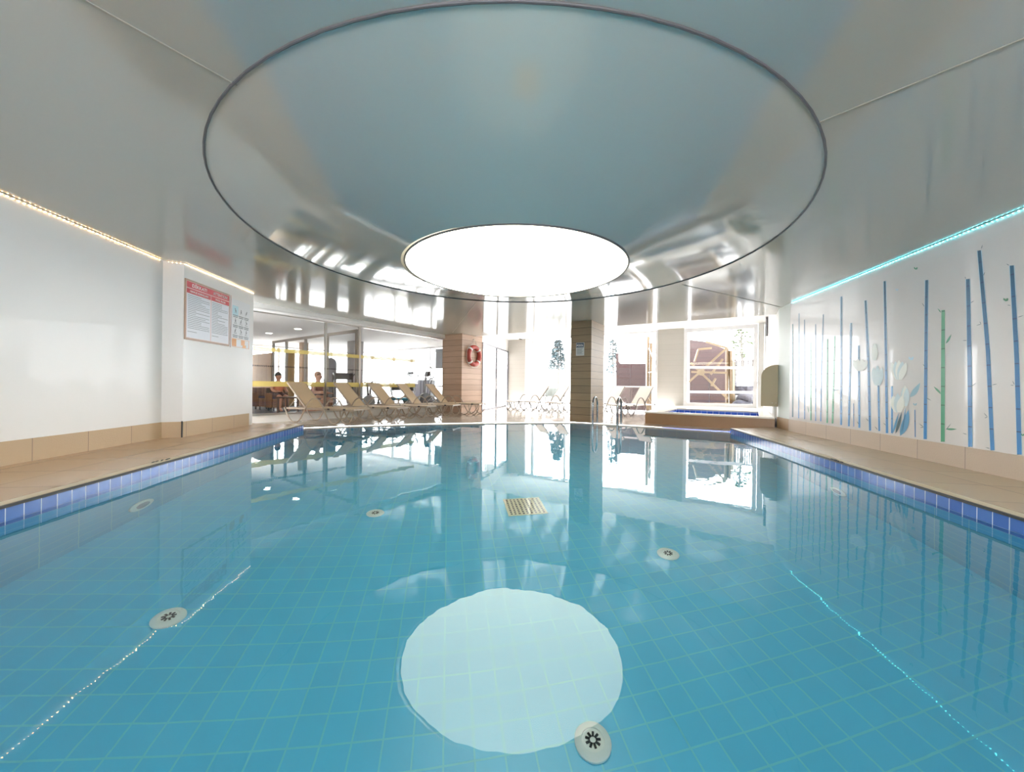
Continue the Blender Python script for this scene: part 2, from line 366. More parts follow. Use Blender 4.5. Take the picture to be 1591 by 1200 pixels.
# far-left edge runs along the cornice above the glass wall
ce_out = ce_out[:5] + [ST(SE, -9.7), G(0) + D2 * .15 + D1 * (-.3), PB + Vector((-.75, .1)), L1 + Vector((-.6, 0))]
ceil = struct(sheet('ceiling', ce_out, [ringp], 0, M_ceil, zf=ceil_z, flip=True))
cone = MB(); prof = []
for i in range(9):
    t = i / 8; prof.append((RR + (LR - RR) * t, RZ + .002 + (LZ - RZ) * t))
cone.lathe(prof, (0, 0, 0), N); cone.v = [(x, y, z - .006 * x * (math.hypot(x, y) - LR) / (RR - LR)) for x, y, z in cone.v]; me = cone.build('ceiling_cone', M_ceil, smooth=True, loc=(RCN.x, RCN.y, 0)); struct(me)
tag(MB().tube([(RCN.x + math.cos(2 * math.pi * k / 96) * RR, RCN.y + math.sin(2 * math.pi * k / 96) * RR, RZ - .004 - .006 * math.cos(2 * math.pi * k / 96) * RR) for k in range(96)], .009, 8, True).build('ceiling_ring_trim', M_ring, smooth=True),
    'thin dark grey cord tracing the large circle in the glossy ceiling', 'trim')
M_lamp = mat('lamp_diffuser', (.9, .88, .8), .6, emit=(1, .93, .72), es=LAMP_E)
lamp = thing('ceiling_lamp', 'large round glowing lamp at the centre of the circular ceiling recess', 'lamp', (LCN.x, LCN.y, LZ))
MB().lathe([(0.0001, .0), (LR * .5, -.004), (LR - .012, 0)], (0, 0, 0), 96).build('diffuser', M_lamp, lamp, smooth=True)
MB().tube([(math.cos(2 * math.pi * k / 96) * (LR - .006), math.sin(2 * math.pi * k / 96) * (LR - .006), 0) for k in range(96)], .012, 8, True).build('rim', M_ring, lamp, smooth=True)
# seams of the stretch ceiling
def seam(name, a, b):
    z = min(ceil_z(a.x, a.y), ceil_z(b.x, b.y)); m = MB().bar((a.x, a.y, ceil_z(a.x, a.y)), (b.x, b.y, ceil_z(b.x, b.y)), .016, .012)
    return struct(m.build(name, MATS['grey_cord_trim']))
def cpx(x, y): return onz(x, y, 2.89).xy
M_seam = mat('pale_seam', (.35, .33, .28), .5)
for i, (p, q) in enumerate((((130, 0), (368, 133)), ((1591, 52), (1268, 187)), ((740, 470), (703, 517)), ((1060, 440), (1214, 474)))):
    a, b = cpx(*p), cpx(*q)
    if i == 0: a = b + (a - b).normalized() * 4
    if i == 1: a = b + (a - b).normalized() * 4.2
    o = seam('trim_%d' % (6 + i), a, b); o.data.materials[0] = M_seam
# roof slab above everything so that no sky leaks in


# cove light strips
def cove(name, label, a, b, side, col, es, zo=-.008):
    d = (b - a).normalized(); n = Vector((-d.y, d.x)) * side; n3 = Vector((n.x, n.y, 0))
    A = Vector((a.x, a.y, ceil_z(*a) + zo)); B = Vector((b.x, b.y, ceil_z(*b) + zo)); A += n3 * .007; B += n3 * .007
    root = thing(name, label, 'light strip', tuple(A))
    L = (B - A).length; MB().bar((0, 0, 0), B - A, .012, .006).build('strip_backing', M_plaster, root)
    m = MB(); k = int(L / .05)
    for i in range(k): m.box((B - A) * ((i + .5) / k) - Vector((0, 0, .006)) + n3 * .002, (.008, .008, .005))
    leds = m.build('led_row', mat(name + '_glow', col, .5, emit=col, es=es), root); leds['kind'] = 'stuff'
    return root
cove('led_strip', 'warm white glowing light strip along the top of the long left wall', LN + Ldir * .05, L1 - Ldir * .05, -1, (1, .62, .28), COVE_WARM)
cove('led_strip', 'short warm light strip over the narrow return of the left pier', L1 + Vector((.03, .03)), PA + Vector((-.02, 0)), -1, (1, .62, .28), COVE_WARM)
cove('led_strip', 'warm light strip above the red notice board', PA, PB, -1, (1, .72, .42), COVE_WARM * .8)
cove('led_strip', 'cyan glowing light strip along the top of the bamboo mural wall', R1 - Rdir * .05, RN + Rdir * .05, -1, (.10, .75, .85), COVE_CYAN)

# soffit and fascia beyond the film
soff = [ST(SE, -11.2), ST(SE, 4.9) + Vector((.5, .2)), RB + Vector((.6, .4)), ST(SW + .2, -11.2)]
struct(MB().prism(soff, ZS, ZS + .1).build('ceiling_soffit', M_plaster))
struct(MB().wall(ST(SE, -9.6), ST(SE, 3.6), 2.885, ZS + .05, .06, 1).build('trim_10', M_plaster))
# ------------------------------------------------------------------ pillars clad in boards
def pillar(name, c, w_, d_, z0, z1, cols, boards=.19, kind=True):
    """c: near corner; faces run c -> -D2 (width w_) and c -> +D1 (depth d_)"""
    core = [c, c - D2 * w_, c - D2 * w_ + D1 * d_, c + D1 * d_]
    o = struct(MB().prism([p for p in core], z0, z1).build(name, MATS[cols] if isinstance(cols, str) else cols)); return o
def boardmat(name, c1, c2, gap, rough=.45, var=.09):
    m = mat(name, c1, rough); nt = m.node_tree; p = nt.nodes['Principled BSDF']; tc = nt.nodes.new('ShaderNodeTexCoord')
    mp = nt.nodes.new('ShaderNodeMapping'); mp.inputs['Scale'].default_value = (1.2, 1.2, 22); n = nt.nodes.new('ShaderNodeTexNoise'); n.inputs['Scale'].default_value = 2; n.inputs['Detail'].default_value = 6
    nt.links.new(tc.outputs['Object'], mp.inputs[0]); nt.links.new(mp.outputs[0], n.inputs['Vector'])
    mx = nt.nodes.new('ShaderNodeMix'); mx.data_type = 'RGBA'; mx.inputs[6].default_value = (*c1, 1); mx.inputs[7].default_value = (*c2, 1); nt.links.new(n.outputs['Fac'], mx.inputs[0])
    sp = nt.nodes.new('ShaderNodeSeparateXYZ'); nt.links.new(tc.outputs['Object'], sp.inputs[0])
    dv = nt.nodes.new('ShaderNodeMath'); dv.operation = 'DIVIDE'; dv.inputs[1].default_value = .205; nt.links.new(sp.outputs[2], dv.inputs[0])
    fl = nt.nodes.new('ShaderNodeMath'); fl.operation = 'FLOOR'; nt.links.new(dv.outputs[0], fl.inputs[0])
    wn = nt.nodes.new('ShaderNodeTexWhiteNoise'); wn.noise_dimensions = '1D'; nt.links.new(fl.outputs[0], wn.inputs['W'])
    hsv = nt.nodes.new('ShaderNodeHueSaturation'); mr = nt.nodes.new('ShaderNodeMapRange'); mr.inputs[3].default_value = 1 - var; mr.inputs[4].default_value = 1 + var
    nt.links.new(wn.outputs['Value'], mr.inputs[0]); nt.links.new(mr.outputs[0], hsv.inputs['Value']); nt.links.new(mx.outputs[2], hsv.inputs['Color'])
    fr = nt.nodes.new('ShaderNodeMath'); fr.operation = 'FRACT'; nt.links.new(dv.outputs[0], fr.inputs[0])
    lt = nt.nodes.new('ShaderNodeMath'); lt.operation = 'LESS_THAN'; lt.inputs[1].default_value = .045; nt.links.new(fr.outputs[0], lt.inputs[0])
    m2 = nt.nodes.new('ShaderNodeMix'); m2.data_type = 'RGBA'; m2.inputs[7].default_value = (*gap, 1); nt.links.new(lt.outputs[0], m2.inputs[0]); nt.links.new(hsv.outputs[0], m2.inputs[6])
    nt.links.new(m2.outputs[2], p.inputs['Base Color']); return m
M_board = boardmat('oak_board_cladding', (.33, .24, .15), (.225, .16, .095), (.05, .035, .025))
M_board_red = boardmat('warm_oak_board_cladding', (.52, .36, .26), (.38, .25, .17), (.10, .07, .05))
M_board_white = boardmat('white_board_cladding', (.50, .48, .44), (.47, .455, .42), (.42, .42, .38), var=.02)
P2 = onz(917.3, 656.1, ZF).xy; P1 = onz(716.7, 641, ZF).xy
t_, _ = 0, 0
pillar('column_1', P2, .62, 1.05, ZF - .02, 2.95, M_board)
pillar('column_2', P1, .96, 1.2, ZF - .02, 3.0, M_board_red)
# columns in the window wall
W = lambda x, ds=0: online(x, 500, ST(SW + ds, -20), ST(SW + ds, 20))[1].xy
def col_between(name, x0, x1, z0=ZF - .02, z1=ZS + .05, m=None, front=.25):
    a, b = W(x0), W(x1); n = D1
    return struct(MB().prism([a - n * .0, b - n * .0, b + n * .35, a + n * .35], z0, z1).build(name, m or M_board_white))
col_between('column_3', 790, 817); col_between('column_4', 1022.5, 1063)
col_between('column_5', 1178.5, 1188, m=M_plaster)
# glazed door wall between column 2 and column 3
dA = P1 + D1 * 1.2; dB = W(790)
def frame_rect(mb, a, b, z0, z1, w_, th, head=None):
    """rectangular frame in the upright plane a-b"""
    a, b = Vector((a.x, a.y)), Vector((b.x, b.y)); d = (b - a).normalized(); hw = w_ / 2
    A = a + d * hw; B = b - d * hw
    for p in (A, B): mb.bar((p.x, p.y, z0), (p.x, p.y, z1), w_, th)
    for z in (z0 + hw, z1 - (head or w_) / 2):
        mb.bar((a.x, a.y, z), (b.x, b.y, z), w_ if z < z1 - .3 else (head or w_), th)
def post(mb, p, z0, z1, w_, th, d):
    ang = math.atan2(d.y, d.x); mb.box((p.x, p.y, (z0 + z1) / 2), (w_, th, z1 - z0), ang)
def frame(mb, a, b, z0, z1, w_, th, mull=(), trans=(), top=None):
    a, b = a.xy if len(a) > 2 else a, b.xy if len(b) > 2 else b
    d = (b - a).normalized(); L = (b - a).length; ang = math.atan2(d.y, d.x); top = top or w_
    for t in [w_ / 2 / L, 1 - w_ / 2 / L] + list(mull): post(mb, a.lerp(b, t), z0, z1, w_, th, d)
    m = (a + b) / 2
    mb.box((m.x, m.y, z0 + w_ / 2), (L - 2 * w_, th * .96, w_), ang); mb.box((m.x, m.y, z1 - top / 2), (L - 2 * w_, th * .96, top), ang)
    for z in trans: mb.box((m.x, m.y, z), (L - 2 * w_, th * .9, w_ * .8), ang)
    return mb
def pane(a, b, z0, z1):
    a, b = Vector(a[:2]), Vector(b[:2]); return MB().wall(a, b, z0, z1, .008, 1)
def window(name, a, b, z0, z1, w_=.07, th=.08, mull=(), trans=(), top=None, fm=None):
    f = struct(frame(MB(), a, b, z0, z1, w_, th, mull, trans, top).build(name, fm or M_whiteframe))
    pane(a, b, z0 + .01, z1 - .01).build('pane', M_glass, f); return f
struct(MB().prism([dA, dB, dB - D2 * .2, dA - D2 * .2], 2.70, ZS + .05).build('wall_over_door', M_plaster))
dm = dA.lerp(dB, .5)
for k, (a, b) in enumerate(((dA, dm), (dm, dB))):
    d = window('door_%d' % (k + 1), a, b, ZF, 2.70, .06, .06, fm=M_doorf)
    e = (b - a).normalized(); q = a.lerp(b, .12 if k else .88) + D2 * .05
    MB().tube([(q.x, q.y, .85), (q.x + D2.x * .03, q.y + D2.y * .03, .87), (q.x + D2.x * .03, q.y + D2.y * .03, 1.28), (q.x, q.y, 1.3)], .012).build('door_handle', M_alu, d, smooth=True)
    # dotted safety marks at two heights
    sm = MB()
    for z in (1.05, 1.75):
        for i in range(9):
            p = a.lerp(b, .15 + .7 * i / 8) + D2 * .012; sm.box((p.x, p.y, z), (.03, .004, .03), math.atan2(e.y, e.x))
    sm.build('safety_marks', mat('grey_frost_%d' % k, (.35, .36, .38), .6), d)
# window wall
window('window_2', W(817.5), W(829.6), ZF, ZS, .06, .1, fm=M_whiteframe)
window('window_3', W(829.6), W(936), ZF, ZS - .02, .07, .1, mull=(.5,), fm=M_whiteframe)
window('window_4', W(936), W(1022.5), ZF, ZS - .02, .07, .1, trans=(1.03,), fm=M_whiteframe)
window('window_5', W(1063.5), W(1178), .344, ZS - .03, .12, .1, fm=M_whiteframe, top=.14)

# ------------------------------------------------------------------ glass wall to the gym
GL = 6.4
gw = struct(MB().prism([G(-1.0), G(GL), G(GL) - DP * .12, G(-1.0) - DP * .12], -.1, .20).build('wall_gym_plinth', M_plaster))
cor = MB()
cor.prism([G(-1.0) + DP * .10, G(GL) + DP * .10, G(GL) - DP * .12, G(-1.0) - DP * .12], GZ + .06, 3.34)
cor.tube([(*(G(-1.0) + DP * .06), GZ + .05), (*(G(GL) + DP * .06), GZ + .05)], .05, 12)
struct(cor.build('trim_11', M_plaster, smooth=True))
gf = struct(frame(MB(), G(-.9), G(GL), .20, GZ + .02, .05, .06, mull=((1.86 + .9) / (GL + .9), (2.9 + .9) / (GL + .9))).build('window_6', M_alu))
pane(G(-.9), G(GL), .2, GZ).build('pane', M_glass_in, gf)
M_yel = mat('yellow_glass_film', (.85, .68, .22), .5, alpha=.75)
M_dots = mat('dark_glass_marks', (.06, .05, .05), .5)
bandm = MB()
for z, h in ((1.83, .10), (.98, .13)):
    a, b = G(-.85), G(5.0); n = DP * .02
    bandm.prism([a + n, b + n, b + n * 1.3, a + n * 1.3], z - h / 2, z + h / 2)
bandm.build('yellow_film_band', M_yel, gf)
dm_ = MB()
for i in range(70):
    p = G(.1 + i * .042) + DP * .025; dm_.box((p.x, p.y, 1.42), (.022, .003, .035), math.atan2(DG.y, DG.x))
dm_.build('film_marks', M_dots, gf)

# gym shell
M_gymfloor = mat('dark_plum_gym_floor', (.045, .035, .045), .55)
M_gymwall = mat('tan_gym_wall', (.52, .34, .18), .6)
gfl = [G(-2.5) - DP * .1, G(GL + 2) - DP * .1, G(GL + 2) - DP * 9.5, G(-2.5) - DP * 9.5]
struct(MB().prism(gfl, -.1, .03).build('floor_gym', M_gymfloor))
struct(MB().prism([G(-2.5) - DP * .12, G(GL + 4) - DP * .12, G(GL + 4) - DP * 9.5, G(-2.5) - DP * 9.5], GZ + .04, GZ + .3).build('ceiling_gym', mat('grey_white_gym_ceiling', (.82, .81, .80), .6)))
struct(MB().wall(G(-2.5) - DP * .1, G(-2.5) - DP * 9.5, -.1, 3, .2, 1).build('wall_gym_near', M_gymwall))
# back of lounge: tan wall piece, then window wall 6 m behind the glass
QB = lambda t, dd: G(t) - DP * dd
PD = 5.97
struct(MB().prism([QB(-2.5, 9.3), QB(1.9, 9.3), QB(1.9, 9.5), QB(-2.5, 9.5)], -.1, 3).build('wall_lounge_back', M_gymwall))
wl = struct(frame(MB(), QB(1.9, 9.4), QB(GL + 2, 9.4), 0, GZ + .05, .08, .1, mull=(.2, .4, .6, .8)).build('window_7', M_whiteframe)); pane(QB(1.9, 9.4), QB(GL + 2, 9.4), 0, GZ).build('pane', M_glass, wl)
wl = struct(frame(MB(), QB(GL + 2, .2), QB(GL + 2, 9.4), 0, GZ + .05, .08, .1, mull=(.14, .3, .45, .6, .8), trans=(.95,)).build('window_8', M_whiteframe)); pane(QB(GL + 2, .2), QB(GL + 2, 9.4), 0, GZ).build('pane', M_glass, wl)
# inner partition at t = 2.9
ip = struct(frame(MB(), QB(2.9, .1), QB(2.9, PD), .03, 2.66, .09, .07, mull=(.3, .55, .8), top=.09).build('window_9', mat('taupe_window_frame', (.34, .30, .26), .4)))
for ch in (): pass
pane(QB(2.9, .1), QB(2.9, PD), .05, 2.6).build('pane', M_glass_in, ip)
struct(MB().prism([QB(2.85, PD), QB(2.95, PD), QB(2.95, 9.3), QB(2.85, 9.3)], 0, 2.2).build('wall_lounge_side', M_gymwall))
# gym columns seen through the glass
def gcol(name, px, Y, w_, m, z1=GZ + .05):
    u, v = uv(px, 600); x = u / F * Y; a = Vector((x, Y))
    return struct(MB().prism([a, a - D2 * w_, a - D2 * w_ + D1 * w_, a + D1 * w_], 0, z1).build(name, m))
M_tancol = mat('tan_column_paint', (.40, .27, .17), .6); M_greycol = mat('grey_column_paint', (.34, .33, .33), .6)
gcol('column_6', 469, 16.0, .26, M_tancol); gcol('column_7', 549, 15.2, .45, M_greycol)
# recessed spots in the gym ceiling
M_spot = mat('spot_glow', (1, 1, 1), .5, emit=(1, .97, .9), es=12)
for i, (x, y) in enumerate(((418, 518), (463, 511.5))):
    p = onz(x, y, GZ + .035); r = thing('ceiling_spot', ['recessed white spot in the gym ceiling nearer the pier', 'recessed square spot in the gym ceiling, tilted open'][i], 'spot light', tuple(p))
    MB().lathe([(.10, 0), (.13, -.006), (.13, -.012), (.10, -.014)], seg=20).build('bezel', M_plaster, r); MB().lathe([(.0001, -.004), (.1, -.004)], seg=20).build('bulb', M_spot, r)
# ------------------------------------------------------------------ spa tub
SP0 = onz(1002.8, 658, ZF).xy; SP1 = RC - D2 * .0
s0 = SP0.dot(D1) ; s0 = 10.5
a0 = ST(s0, SP0.dot(D2)); a1 = ST(s0, .42); b1 = ST(SW - .02, .30); b0 = ST(SW - .02, SP0.dot(D2))
ZR = .344
spa = thing('spa_tub', 'raised blue tiled spa tub with brown stone front and white rim by the window', 'hot tub', (a0.x, a0.y, ZF))
def loc(ps): return [p - a0 for p in ps]
i0, i1 = online(1040, 640, ST(s0 + .38, -9), ST(s0 + .38, 9)), None
tL, tR = SP0.dot(D2) + .42, .12
sa, sb = s0 + .32, s0 + 2.4
inn = [ST(sa, tL), ST(sa, tR), ST(sb, tR), ST(sb, tL)]
fr_ = MB()
fr_.prism(loc([a0, a1, a1 + D1 * .1, a0 + D1 * .1]), 0, ZR - ZF - .035)
fr_.prism(loc([a0, a0 + D1 * .1, b0, b0 + D2 * .1, a0 + D1 * .1 + D2 * .1][:0] or [a0 + D1 * .1, a0 + D1 * .1 + D2 * .1, b0 + D2 * .1, b0]), 0, ZR - ZF - .035)
fr_.build('front_cladding', M_brownstone, spa)
rim = MB(); z0, z1 = ZR - ZF - .035, ZR - ZF
ov_ = -.03
A0, A1, B1, B0 = a0 + D1 * ov_ + D2 * ov_, a1 + D1 * ov_, b1, b0 + D2 * ov_
rim.prism(loc([A0, A1, inn[1], inn[0]]), z0, z1).prism(loc([A1, B1, inn[2], inn[1]]), z0, z1).prism(loc([B1, B0, inn[3], inn[2]]), z0, z1).prism(loc([B0, A0, inn[0], inn[3]]), z0, z1)
M_rim = mat('white_spa_rim', (.78, .74, .66), .25); rim.build('rim', M_rim, spa)
bas = MB(); T = .06
M_spat = {}
for k, (p, q) in enumerate(((inn[0], inn[1]), (inn[1], inn[2]), (inn[2], inn[3]), (inn[3], inn[0]))):
    d = (q - p).normalized(); mm = tiles('spa_blue_tile_%d' % k, (.03, .10, .62), (.04, .14, .7), (.45, .55, .8), .16, .16, .006, .12, vertical=(d.x, d.y), bump=None, shift=(0, .05))
    MB().wall(p - a0, q - a0, -.5 - ZF, z0, .06, -1).build('basin_wall', mm, spa)
MB().prism(loc(inn), -.55, -.5).build('basin_floor', M_poolfloor, spa)
spw = sheet('spa_water', inn, [], .20, watermat('spa_water', (.9, .97, 1))); tag(spw, 'still water filling the raised blue spa tub', 'water', kind='stuff')

# beige arched panel beside the spa
pa = RC - D2 * .325 - D1 * .02; pz0, pz1 = .60, 1.56; pw = .325; rr = .28
prof = [(0, pz0), (pw, pz0), (pw, pz1), (rr, pz1)] + [(rr - rr * math.sin(a), pz1 - rr + rr * math.cos(a)) for a in [math.pi / 2 * i / 10 for i in range(1, 11)]]
bp = thing('spa_divider', 'beige panel with a rounded top corner jutting from the white pier beside the spa', 'divider', (pa.x, pa.y, pz0))
pts = [Vector((D2.x * u_, D2.y * u_, z - pz0)) for u_, z in prof]
MB().face_prism(pts, (D1.x, D1.y, 0), .05).build('board', mat('beige_laminate', (.42, .34, .20), .4), bp)
for k_ in (.22, .29): MB().box((D2.x * k_, D2.y * k_, .08), (.012, .02, .012)).build('screw', M_alu, bp)
pz = RC - D2 * .06
tag(MB().box((pz.x - .02, pz.y - .03, (ZR + .60) / 2), (.06, .06, .60 - ZR)).build('support_post', M_plaster), 'short white post under the beige arched panel', 'post')
# slim wall lamp on the alcove wall
q = online(1193.6, 505, RB, RC)[1]; q2 = online(1193.6, 489, RB, RC)[1]; q3 = online(1193.6, 522, RB, RC)[1]
tag(MB().box((q.x - .03, q.y + .02, (q2.z + q3.z) / 2), (.05, .05, abs(q2.z - q3.z)), .57).build('wall_bracket', mat('dull_grey_metal', (.25, .25, .27), .4)), 'slim dark vertical rail high on the white alcove wall', 'wall rail')
# camera dome at the edge of the soffit
for (x, y), lab in (((1208, 478), 'small dark camera fixed at the ceiling corner over the alcove'), ((809, 527), 'small dark camera on top of the pale column left of the windows')):
    s = SE - .3 if x > 1000 else SW - .15
    q = online(x, y, ST(s, -30), ST(s, 30))[1]
    r = thing('security_camera', lab, 'camera', tuple(q))
    MB().box((0, 0, .04), (.03, .03, .08)).build('bracket', M_alu, r); MB().tube([(-.06, -.06, 0), (.05, .05, .01)], .035, 10).build('housing', M_black, r, smooth=True)

# ------------------------------------------------------------------ pool ladder
def ladder():
    e = [far_path[7], far_path[8]]; d = (e[1] - e[0]).normalized(); n = Vector((-d.y, d.x))
    pts = []
    for px in (922.5, 960.5):
        t, p = online(px, 661, far_path[6] if px < 938 else e[0], e[0] if px < 938 else e[1]); pts.append(p.xy)
    o = pts[0]; root = thing('pool_ladder', 'stainless steel pool ladder with two tall hooped handrails beside the wooden column', 'ladder', (o.x, o.y, 0))
    for p in pts:
        q = p - o; P = []
        fx = lambda y, z: Vector((q.x + n.x * y, q.y + n.y * y, z))
        P += [fx(-.10, -.95), fx(-.10, -.4), fx(-.10, .1), fx(-.10, .50)]
        for i in range(1, 12):
            a = math.pi * i / 12; P.append(fx(.11 - .21 * math.cos(a), .52 + .21 * math.sin(a)))
        P += [fx(.32, .50), fx(.32, .25), fx(.32, ZF)]
        h = MB().tube(P, .026, 12).build('handrail', M_steel, root, smooth=True)
        MB().lathe([(.0225, .03), (.05, .025), (.055, 0)], fx(.32, ZF), 16).build('floor_flange', M_steel, h, smooth=True)
    for k in range(3):
        z = -.22 - .25 * k; a, b = pts[0] - o - n * .10, pts[1] - o - n * .10
        MB().box(((a.x + b.x) / 2, (a.y + b.y) / 2, z), ((b - a).length, .09, .03), math.atan2(d.y, d.x)).build('tread', M_steel, root, bevel=.005)
ladder()

# ------------------------------------------------------------------ sun loungers
def make_lounger(sling, tube_m):
    """x runs from the head end (0) to the foot end (2.0), y across, width .66"""
    root = thing('sun_lounger', '', 'sun lounger', group='sun loungers round the pool')
    Wd = .62; H = .36
    def wave(x):
        if x < .55: k = [(0, .37), (.10, .22), (.22, .06), (.33, .015), (.44, .07), (.55, .25)]
        return 0
    ctrl = [(0.0, .38), (.10, .20), (.22, .045), (.34, .018), (.46, .07), (.60, .30), (.70, .48), (.80, .585), (.90, .615), (1.0, .585), (1.10, .48), (1.2, .30), (1.33, .08), (1.46, .018), (1.56, .04), (1.66, .16), (1.74, .33)]
    def cr(P, n=4):
        out = []
        for i in range(len(P) - 1):
            p0, p1, p2, p3 = P[max(i - 1, 0)], P[i], P[i + 1], P[min(i + 2, len(P) - 1)]
            for j in range(n):
                t = j / n
                out.append(tuple(.5 * (2 * p1[k] + (p2[k] - p0[k]) * t + (2 * p0[k] - 5 * p1[k] + 4 * p2[k] - p3[k]) * t * t + (3 * p1[k] - p0[k] - 3 * p2[k] + p3[k]) * t ** 3) for k in range(2)))
        return out + [P[-1]]
    cv = cr(ctrl)
    for y in (-Wd / 2 - .03, Wd / 2 + .03):
        MB().tube([(x, y, z) for x, z in cv], .0165, 8).build('side_leg', tube_m, root, smooth=True)
        arc = [(1.62 + .18 * (1 - math.cos(a)), y * .96, .34 - .325 * math.sin(a)) for a in [math.pi * i / 14 for i in range(15)]]
        MB().tube(arc, .0155, 8).build('foot_leg', tube_m, root, smooth=True)
    fr = MB()
    for y in (-Wd / 2, Wd / 2): fr.bar((.0, y, H), (2.0, y, H - .01), .026, .045)
    for x in (.02, .62, 1.98): fr.bar((x, -Wd / 2, H - .01), (x, Wd / 2, H - .01), .026, .035)
    fr.build('seat_frame', M_alu if tube_m is not M_frame else M_frame, root, bevel=.006)
    MB().box((1.31, 0, H + .018), (1.34, Wd - .02, .008)).build('seat_sling', sling, root)
    hx, hz = .60, H + .01; tx, tz = .02, 1.0
    bf = MB()
    for y in (-Wd / 2 + .03, Wd / 2 - .03): bf.bar((hx, y, hz), (tx, y, tz), .026, .04)
    bf.bar((tx, -Wd / 2 + .03, tz), (tx, Wd / 2 - .03, tz), .03, .03); bf.build('backrest_frame', tube_m, root, bevel=.006)
    s_ = MB(); d = Vector((tx - hx, 0, tz - hz)).normalized(); nn = Vector((d.z, 0, -d.x)) * .012
    a, b = Vector((hx, 0, hz)) + nn, Vector((tx, 0, tz)) + nn; hw = Wd / 2 - .045
    s_.add([a + Vector((0, -hw, 0)), a + Vector((0, hw, 0)), b + Vector((0, hw, 0)), b + Vector((0, -hw, 0)), a + nn * .5 + Vector((0, -hw, 0)), a + nn * .5 + Vector((0, hw, 0)), b + nn * .5 + Vector((0, hw, 0)), b + nn * .5 + Vector((0, -hw, 0))],
           [(0, 1, 2, 3), (7, 6, 5, 4), (0, 4, 5, 1), (2, 6, 7, 3), (1, 5, 6, 2), (0, 3, 7, 4)]).build('backrest_sling', sling, root)
    for y in (-Wd / 2 + .06, Wd / 2 - .06):
        MB().tube([(.33, y, .66), (.04, y, H)], .009, 6).build('strut', M_alu, root, smooth=True)
    for x in (.02, 1.30, 1.74):
        for y in (-Wd / 2 - .02, Wd / 2 + .02): MB().box((x, y, H), (.05, .03, .04)).build('clamp', M_black, root)
    return root
def place_lounger(o, foot, head_dir, label, grp=None):
    """foot: ground point under the foot trough (x = 1.80), head_dir: unit direction foot -> head, near side = -y"""
    h = Vector(head_dir).normalized(); ang = math.atan2(-h.y, -h.x)
    # local +x (to foot) = -head_dir
    R = Matrix.Rotation(ang, 2); side = R @ Vector((1.80, -.34 if h.x < 0 else .34)); p = Vector(foot) - side
    o.location = (p.x, p.y, ZF); o.rotation_euler.z = ang; o['label'] = label
    if grp: o['group'] = grp
LG = [((-3.97, 8.90), (-.97, .24), 'beige sling lounger nearest the white pier, first in the row along the gym glass'),
      ((-3.21, 9.77), (-.97, .24), 'second beige lounger from the white pier, just right of the slim glass wall post'),
      ((-2.61, 10.63), (-.97, .24), 'middle beige lounger of the row of five along the gym glass'),
      ((-2.0, 11.45), (-.97, .24), 'fourth beige lounger from the pier, in front of the teal gym equipment'),
      ((-1.27, 12.35), (-.97, .24), 'last beige lounger of the row, before the column with the life ring')]
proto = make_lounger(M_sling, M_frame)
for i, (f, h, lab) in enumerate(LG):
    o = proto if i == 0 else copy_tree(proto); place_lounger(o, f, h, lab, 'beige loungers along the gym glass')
proto2 = make_lounger(M_sling2, mat('dark_bronze_tube', (.13, .11, .09), .35))  # even tube colour, darkened so these frames do not wash out
RG = [((.245, 14.9), (.79, .61), 'pale lounger nearest the glazed door, first in front of the windows'),
      ((1.08, 14.65), (.79, .61), 'pale lounger standing between two others left of the wooden column'),
      ((1.87, 14.0), (.79, .61), 'pale lounger partly hidden behind the wooden column with the notice'),
      ((3.05, 13.4), (.79, .61), 'pale lounger just right of the wooden column, behind the pool ladder'),
      ((3.86, 12.6), (.79, .61), 'pale lounger beside the spa tub, in front of the pale wall column')]
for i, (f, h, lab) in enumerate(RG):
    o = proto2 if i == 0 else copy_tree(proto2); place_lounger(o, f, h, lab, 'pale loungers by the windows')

# ------------------------------------------------------------------ life ring on column 2
t, rp = online(734.5, 553.3, P1, P1 + D1)
lr = thing('life_ring', 'red life ring hanging on the light side of the wooden column', 'life ring', (rp.x + D2.x * .07, rp.y + D2.y * .07, rp.z))
Rm = Matrix((Vector((D1.x, D1.y, 0)), Vector((0, 0, 1)), Vector((D2.x, D2.y, 0)))).transposed()
def ringpt(a, R, off=0): return Rm @ Vector((R * math.cos(a), R * math.sin(a), off))
M_red = mat('faded_red_foam', (.42, .055, .04), .5)
MB().tube([ringpt(2 * math.pi * i / 40, .32) for i in range(40)], .082, 12, True).build('ring_body', M_red, lr, smooth=True)
for k in range(4):
    a0_ = math.pi / 4 + k * math.pi / 2
    MB().tube([ringpt(a0_ - .1 + .2 * i / 4, .32) for i in range(5)], .088, 12).build('white_band', M_plaster, lr, smooth=True)
rope = [ringpt(2 * math.pi * i / 80, .32 + .105 + .03 * abs(math.sin(2 * math.pi * i / 80 * 2)), .0) for i in range(80)]
MB().tube(rope, .008, 6, True).tube([ringpt(2.0, .42), Rm @ Vector((0, .62, -.03)), ringpt(1.14, .42)], .008, 6).build('rope', mat('white_rope', (.7, .68, .62), .8), lr, smooth=True)
MB().tube([Rm @ Vector((0, .62, -.07)), Rm @ Vector((0, .62, .0))], .012, 8).build('hook', M_alu, lr)
